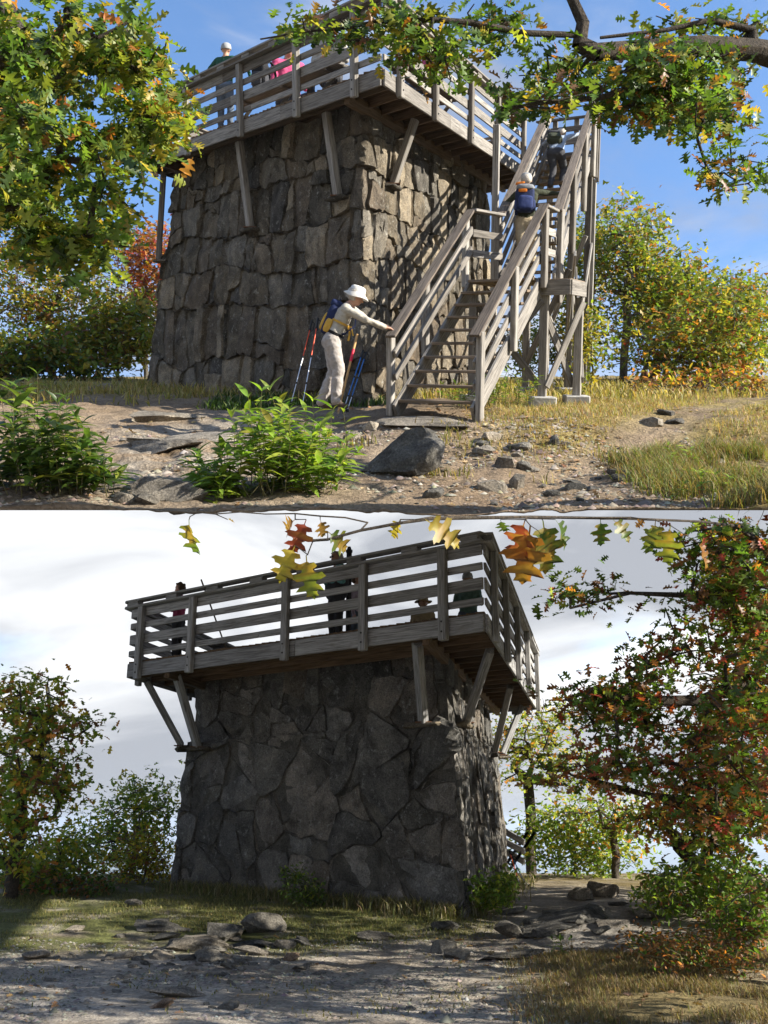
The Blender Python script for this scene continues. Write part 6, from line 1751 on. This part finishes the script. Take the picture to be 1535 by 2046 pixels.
belt_c = (JJ['hipL'] + JJ['hipR']) / 2 + upv * 0.10
sdv = np.array([0, 1.0, 0])
pts = [belt_c + (bk * math.cos(a) * 0.132 + sdv * math.sin(a) * 0.185) for a in np.linspace(0, 2 * math.pi, 21)]
strap(pts, 0.042, 0.012, [norm(p - belt_c) for p in pts], C_BLACK, hiker, 'belt')
wb = (JJ['hipL'] + JJ['hipR']) / 2 + upv * 0.27
pts = [wb + (bk * math.cos(a) * 0.140 + sdv * math.sin(a) * 0.19) for a in np.linspace(0.4, 2 * math.pi - 0.4, 19)]
bp = backpack('navy and yellow daypack on the back of the leaning hiker', FU, A3(663, 636, D1), (0, -1, 0), upv, bk, (0.30, 0.17, 0.50), C_NAVY, C_YEL, C_NAVY)
strap(pts, 0.03, 0.012, [norm(p - wb) for p in pts], C_YEL, bp, 'waist_strap')
s0 = wb - bk * 0.13 + np.array([0, -0.08, 0])
strap([s0, s0 + [0.02, 0, -0.10], s0 + [0.0, 0, -0.2]], 0.03, 0.008, (0, -1, 0), C_YEL, bp, 'strap_end')
strap([s0 + [0.04, 0, 0], s0 + [0.07, 0, -0.13]], 0.02, 0.008, (0, -1, 0), C_YEL, bp, 'strap_end')
D2 = 17.7
J = dict(head=(1052, 361, D2 + 0.05), neck=(1052, 374, D2), shR=(1073, 384, D2), shL=(1034, 387, D2), elR=(1100, 386, D2 + 0.12), wrR=(1120, 386, D2 - 0.05), haR=(1128, 387, D2 - 0.1),
         elL=(1015, 404, D2 + 0.15), wrL=(1003, 417, D2 + 0.0), haL=(1000, 424, D2), hipR=(1062, 440, D2), hipL=(1041, 441, D2), knR=(1066, 489, D2 + 0.15), knL=(1041, 493, D2), anR=(1063, 527, D2 + 0.12), anL=(1042, 540, D2 - 0.05),
         toR=(1064, 531, D2 + 0.28), toL=(1042, 545, D2 + 0.1))
fit_people('hiker in khaki trousers with navy pack climbing the upper stairs', FU, J, [C_OLIVE, C_KHAKI, SKIN, C_SHOE], 1.0, (0.1, 1, 0), 1.1, 0.016, hat='cap', hatmat=C_GREYB, hair=H_GREY, curls=0.01)
C_PACKB, C_PACKG = cloth('blue_pack', (0.035, 0.05, 0.14)), cloth('grey_pack', (0.22, 0.23, 0.25))
bp = backpack('navy backpack with orange patch on the stair climber', FU, FU.at(1049, 398, D2 - 0.22), (1, 0.05, 0), (0, 0.12, 1), (0, -1, 0.1), (0.33, 0.20, 0.46), C_NAVY, C_PACKB, C_PACKG)
rbox(FU.at(1045, 380, D2 - 0.33), (np.array([1, 0, 0]), np.array([0, 1, 0]), np.array([0, 0, 1.0])), (0.15, 0.03, 0.06), C_ORANGE, 'orange_patch', bp)
rbox(FU.at(1040, 366, D2 - 0.2), (np.array([1, 0, 0.1]), np.array([0, 1, 0]), np.array([0, 0, 1.0])), (0.16, 0.06, 0.05), C_ORANGE, 'orange_scarf', bp)
D3 = 21.4
J = dict(head=(1122, 268, D3 + 0.75), neck=(1120, 274, D3 + 0.6), shR=(1131, 276, D3 + 0.42), shL=(1098, 280, D3 + 0.42), elR=(1148, 270, D3 + 0.5), wrR=(1160, 266, D3 + 0.7), haR=(1165, 265, D3 + 0.75),
         elL=(1082, 292, D3 + 0.6), wrL=(1074, 300, D3 + 0.8), haL=(1072, 303, D3 + 0.85), hipR=(1120, 305, D3), hipL=(1102, 305, D3), knR=(1127, 338, D3 + 0.18), knL=(1106, 340, D3 + 0.05), anR=(1122, 368, D3 + 0.05), anL=(1100, 369, D3 - 0.1),
         toR=(1124, 372, D3 + 0.2), toL=(1098, 373, D3 + 0.05))
fit_people('hiker in dark trousers bending forward near the top of the stairs', FU, J, [C_LBLUE, C_CHAR, SKIN, C_SHOE], 1.0, (0.1, 1, -0.3), 1.1, 0.018, hair=H_GREY, curls=0.01)
backpack('small dark olive backpack on the hiker at the stair top', FU, FU.at(1108, 276, D3 + 0.16), (1, 0, 0), (0.05, 0.85, 0.5), (0, -0.5, 0.85), (0.30, 0.17, 0.40), C_OLIVE, C_OLIVE, C_CHAR)
zf = zdU + 0.285
J, k, fw = standing(FU, 447, 84, 20.0, zf, 20, 'wide', lean=0.1)
fit_people('man in green jacket and pale cap standing at the far left of the upper deck', FU, J, [C_GREEN, C_JEAN, SKIN, C_SHOE], k, fw, 1.05, 0.018, hat='beanie', hatmat=C_GREYB)
J, k, fw = standing(FU, 575, 84, 20.8, zf, 150, 'fold', seat=True)
fit_people('person in raspberry top seated behind the upper left railing', FU, J, [C_PINK, C_CHAR, SKIN, C_SHOE], k, fw, 1.0, 0.022, hair=H_BROWN, fingers=False)
J, k, fw = standing(FU, 660, 40, 18.4, zf, 200, 'fold', seat=True)
fit_people('person in grey shirt seated near the corner of the upper deck', FU, J, [C_GREY, C_CHAR, SKIN, C_SHOE], k, fw, 1.0, 0.022, hair=H_GREY, fingers=False)
J, k, fw = standing(FU, 868, 70, 19.0, zf, 230, 'fold', seat=True)
fit_people('person in raspberry top seated on the bench by the right railing', FU, J, [C_PINK, C_JEAN, SKIN, C_SHOE], k, fw, 1.0, 0.022, hair=H_BROWN, fingers=False)
backpack('black backpack standing on the deck behind the upper left railing', FU, FU.at(520, 150, 19.9), (0.8, -0.6, 0), (0, 0, 1), (-0.6, -0.8, 0), (0.34, 0.22, 0.52), C_BLACK, C_CHAR, C_BLACK)

def bench(label, fr, a, b, z, mat, nrm, back=True):
    global CUR
    CUR = fr
    a, b, nrm = np.array([*a, z], float), np.array([*b, z], float), np.array([*norm(nrm), 0])
    root = empty('bench', (a + b) / 2, label, 'bench')
    for q in (0.0, 0.16, 0.32): plank('seat_plank', a + nrm * q + [0, 0, 0.45], b + nrm * q + [0, 0, 0.45], 0.145, 0.045, mat, root)
    n = 3
    for k in range(n):
        p = a + (b - a) * (0.1 + 0.8 * k / (n - 1)) + nrm * 0.16
        plank('leg', p, p + [0, 0, 0.42], 0.09, 0.09, mat, root)
        plank('seat_bearer', p - nrm * 0.2 + [0, 0, 0.39], p + nrm * 0.2 + [0, 0, 0.39], 0.05, 0.06, mat, root)
p0 = NU[:2] + vU * 1.2 + uU * 0.25; p1 = NU[:2] + vU * 4.2 + uU * 0.25
bench('long plank bench along the right railing of the upper deck', FU, p0, p1, zf, M_WOOD, uU)
p0 = NU[:2] + uU * 1.4 + vU * 0.25; p1 = NU[:2] + uU * 5.0 + vU * 0.25
bench('long plank bench along the left railing of the upper deck', FU, p0, p1, zf, M_WOOD, vU)

# --- lower view ---------------------------------------------------------------
zf = zdL + 0.285
J, k, fw = standing(FL, 362, 1164, 18.9, zf, -80, 'fold')
fit_people('woman in raspberry top with brown hair at the left of the lower deck', FL, J, [C_PINK, C_CHAR, SKIN, C_SHOE], k, fw, 1.05, 0.018, hair=H_BROWN, curls=0.045, seed=3)
J, k, fw = standing(FL, 674, 1102, 17.3, zf, -125, 'fold')
fit_people('grey haired person in dark vest and teal sleeves facing out over the lower deck rail', FL, J, [C_TEAL, C_CHAR, SKIN, C_SHOE], k, fw, 1.05, 0.018, hair=H_GREY, glasses=True, curls=0.04, seed=4)
cV = (J['shL'] + J['shR']) / 2 - np.array([0, 0, 0.27 * k])
v = np.sign(ICO3[0]) * np.abs(ICO3[0]) ** 0.6 * np.array([0.225, 0.165, 0.30]) * k
per = bpy.data.objects[[o.name for o in scene.objects if o.get('label', '').startswith('grey haired')][0]]
rt = np.array([fw[1], -fw[0], 0])
mk('vest', cV + v[:, 0:1] * rt + v[:, 1:2] * fw + v[:, 2:3] * np.array([0, 0, 1.0]), ICO3[1], C_CHAR, per, smooth=True)
J, k, fw = standing(FL, 712, 1146, 18.7, zf, 110, 'down')
fit_people('person in lilac shirt standing close behind the dark vest', FL, J, [C_LILAC, C_JEAN, SKIN, C_SHOE], k, fw, 1.0, 0.02, hair=H_BROWN, curls=0.02, fingers=False)
J, k, fw = standing(FL, 845, 1196, 18.6, zf, 160, 'fold', seat=True)
fit_people('person in tan shirt and sun hat seated in the middle of the lower deck', FL, J, [C_TAN, C_CHAR, SKIN, C_SHOE], k, fw, 1.0, 0.02, hat='sun', hatmat=C_TAN, hair=H_BROWN, curls=0.01, fingers=False)
J, k, fw = standing(FL, 934, 1144, 18.9, zf, 10, 'fold')
fit_people('person in grey-green jacket and cap standing at the lower deck corner', FL, J, [C_REDG, C_JEAN, SKIN, C_SHOE], k, fw, 1.1, 0.02, hat='beanie', hatmat=C_GREYB, fingers=False)
CUR = FL
p0 = AL[:2] - uL * 1.2 + vL * 1.6; p1 = AL[:2] - uL * 1.2 + vL * 4.2
bench('plank bench across the left end of the lower deck', FL, p0, p1, zf, M_WOOD2, -uL)
q = NL[:2] + uL * 3.9 + vL * 2.6
p0 = NL[:2] + uL * 2.4 + vL * 4.4; p1 = NL[:2] + uL * 4.0 + vL * 4.4
bench('plank bench under the seated person on the lower deck', FL, p0, p1, zf, M_WOOD2, vL)
# dark post behind the rail
CUR = FL
pb = FL.at(698, 1100, 17.6); pb[2] = zf
root = empty('viewing_post', pb, 'slim dark post with turned cap rising beside the grey haired person', 'post')
tp = FL.at(698, 1092, 17.6); hh = tp[2] - pb[2]
tube('pole', pb, pb + [0, 0, hh - 0.10], 0.05, 0.05, M_CHARP if 'M_CHARP' in globals() else C_CHAR, root)
tube('collar', pb + [0, 0, hh - 0.10], pb + [0, 0, hh - 0.06], 0.062, 0.062, C_CHAR, root); tube('cap', pb + [0, 0, hh - 0.06], pb + [0, 0, hh], 0.045, 0.028, C_CHAR, root)
a, b = FL.at(402, 1158, 18.3), FL.at(452, 1296, 17.8); b[2] = max(b[2], zf)
st = tube('walking_stick', a, b, 0.016, 0.014, M_TREAD); tag(st, 'brown wooden walking stick leaning on the deck beside the woman in raspberry', 'stick')

# ------------------------------------------------------------------ trekking poles
M_SILV = mat_plain('silver_shaft', (0.62, 0.63, 0.65), 0.35, 0.1, 20, 0, 0.6)
M_BLUEP = mat_plain('blue_shaft', (0.03, 0.16, 0.42), 0.3, 0.1, 20, 0, 0.4)
M_REDP = mat_plain('red_shaft', (0.60, 0.07, 0.02), 0.4, 0.1, 20, 0, 0.1)
M_RUB = mat_plain('black_rubber', (0.015, 0.015, 0.016), 0.6, 0.2, 20, 0.002)
def pole(label, fr, top, tip, msh, mtop, group):
    global CUR
    CUR = fr
    top, tip = np.array(top, float), np.array(tip, float); d = tip - top; q = lambda t: top + d * t
    root = empty('trekking_pole', tip, label, 'trekking pole', group)
    tube('grip', q(0), q(0.12), 0.020, 0.016, M_RUB, root); tube('upper_shaft', q(0.12), q(0.42), 0.010, 0.010, mtop, root)
    tube('lock', q(0.42), q(0.445), 0.013, 0.013, M_RUB, root); tube('middle_shaft', q(0.445), q(0.72), 0.009, 0.009, msh, root)
    tube('lock', q(0.72), q(0.74), 0.012, 0.012, M_RUB, root); tube('lower_shaft', q(0.74), q(0.95), 0.0075, 0.0065, M_SILV, root)
    tube('basket', q(0.945), q(0.955), 0.03, 0.028, M_RUB, root, 12); tube('tip', q(0.955), q(1.0), 0.006, 0.003, M_RUB, root)
    s = norm(np.cross(d, [0, 1, 0.2])) * 0.05
    strap([q(0.01), q(0.03) + s, q(0.10) + s * 1.2, q(0.14) + s * 0.6, q(0.06)], 0.02, 0.004, (0, -1, 0), M_RUB, root, 'wrist_loop')
gp = 'trekking poles leaning on the upper tower'
gz = lambda p, h: np.array([p[0], p[1], float(h(p[0], p[1]))])
pole('left silver trekking pole with red top leaning beside the hiker', FU, FU.at(624, 640, 17.6), gz(FU.at(580, 792, 16.9), hU), M_SILV, M_REDP, gp)
pole('right silver trekking pole with red top leaning beside the hiker', FU, FU.at(636, 636, 17.5), gz(FU.at(603, 796, 16.8), hU), M_SILV, M_REDP, gp)
pole('left of the two blue trekking poles leaning right of the hiker', FU, FU.at(726, 700, 16.6), gz(FU.at(684, 826, 15.7), hU), M_BLUEP, M_BLUEP, gp)
pole('right of the two blue trekking poles leaning right of the hiker', FU, FU.at(732, 704, 16.6), gz(FU.at(692, 828, 15.7), hU), M_BLUEP, M_BLUEP, gp)
CUR = FU
a, b = FU.at(714, 668, 16.9), gz(FU.at(676, 800, 16.3), hU)
st = empty('walking_stick', b, 'tan wooden walking stick with red tape behind the leaning hiker', 'stick')
q = lambda t: a + (b - a) * t
tube('shaft', a, b, 0.022, 0.017, mat_plain('tan_stick_wood', (0.50, 0.28, 0.10), 0.6, 0.2), st); tube('red_tape', q(0.20), q(0.36), 0.026, 0.024, mat_plain('red_tape', (0.65, 0.02, 0.05), 0.5, 0.1), st)
gq = 'trekking poles leaning on the lower tower'
for k, (x0, y0, x1, y1, ml, lab) in enumerate(((1018, 1700, 1040, 1780, M_REDP, 'red-topped trekking pole leaning on the lower tower, nearest the wall'), (1024, 1712, 1052, 1785, M_BLUEP, 'blue trekking pole leaning on the lower tower'), (1014, 1722, 1060, 1788, M_SILV, 'silver trekking pole leaning lowest on the lower tower'))):
    pole(lab, FL, FL.at(x0, y0, 19.6), gz(FL.at(x1, y1, 19.0), hL), ml, ml, gq)

# stair foot seen behind the lower tower
CUR = FL
sr = empty('stair_railing', gz(FL.at(1035, 1745, 21.5), hL), 'foot of the dark wooden stair rail peeking out behind the lower tower', 'railing')
for x in (1028, 1042):
    g_ = gz(FL.at(x, 1750, 21.5 - (x - 1028) * 0.02), hL); plank('stair_post', g_, g_ + [0, 0, 1.1], 0.10, 0.10, M_WOOD2, sr)
for y0, y1 in ((1660, 1684), (1682, 1702), (1700, 1722)):
    plank('rail', FL.at(990, y0 - 10, 22.2), FL.at(1048, y1, 21.3), 0.05, 0.13, M_WOOD2, sr)

# ------------------------------------------------------------------ air
hz, hn, hl, hp = new_mat('valley_haze')
hn.remove(hp)
pv = hn.new('ShaderNodeVolumePrincipled')
pv.inputs['Color'].default_value = (0.72, 0.84, 1.0, 1); pv.inputs['Density'].default_value = 1.3e-4; pv.inputs['Anisotropy'].default_value = 0.2
hl.new(pv.outputs[0], hn['Material Output'].inputs['Volume'])
CUR = FL
x_ = 27500.0
vs = [(sx * x_, sy * x_, z) for z in (-1700.0, 34.0) for sx, sy in ((-1, -1), (1, -1), (1, 1), (-1, 1))]
tag(mk('haze', vs, [[3, 2, 1, 0], [4, 5, 6, 7], [0, 1, 5, 4], [1, 2, 6, 5], [2, 3, 7, 6], [3, 0, 4, 7]], hz, loc=(0, 0, -1700)), 'thin blue haze over the valleys', kind='stuff')
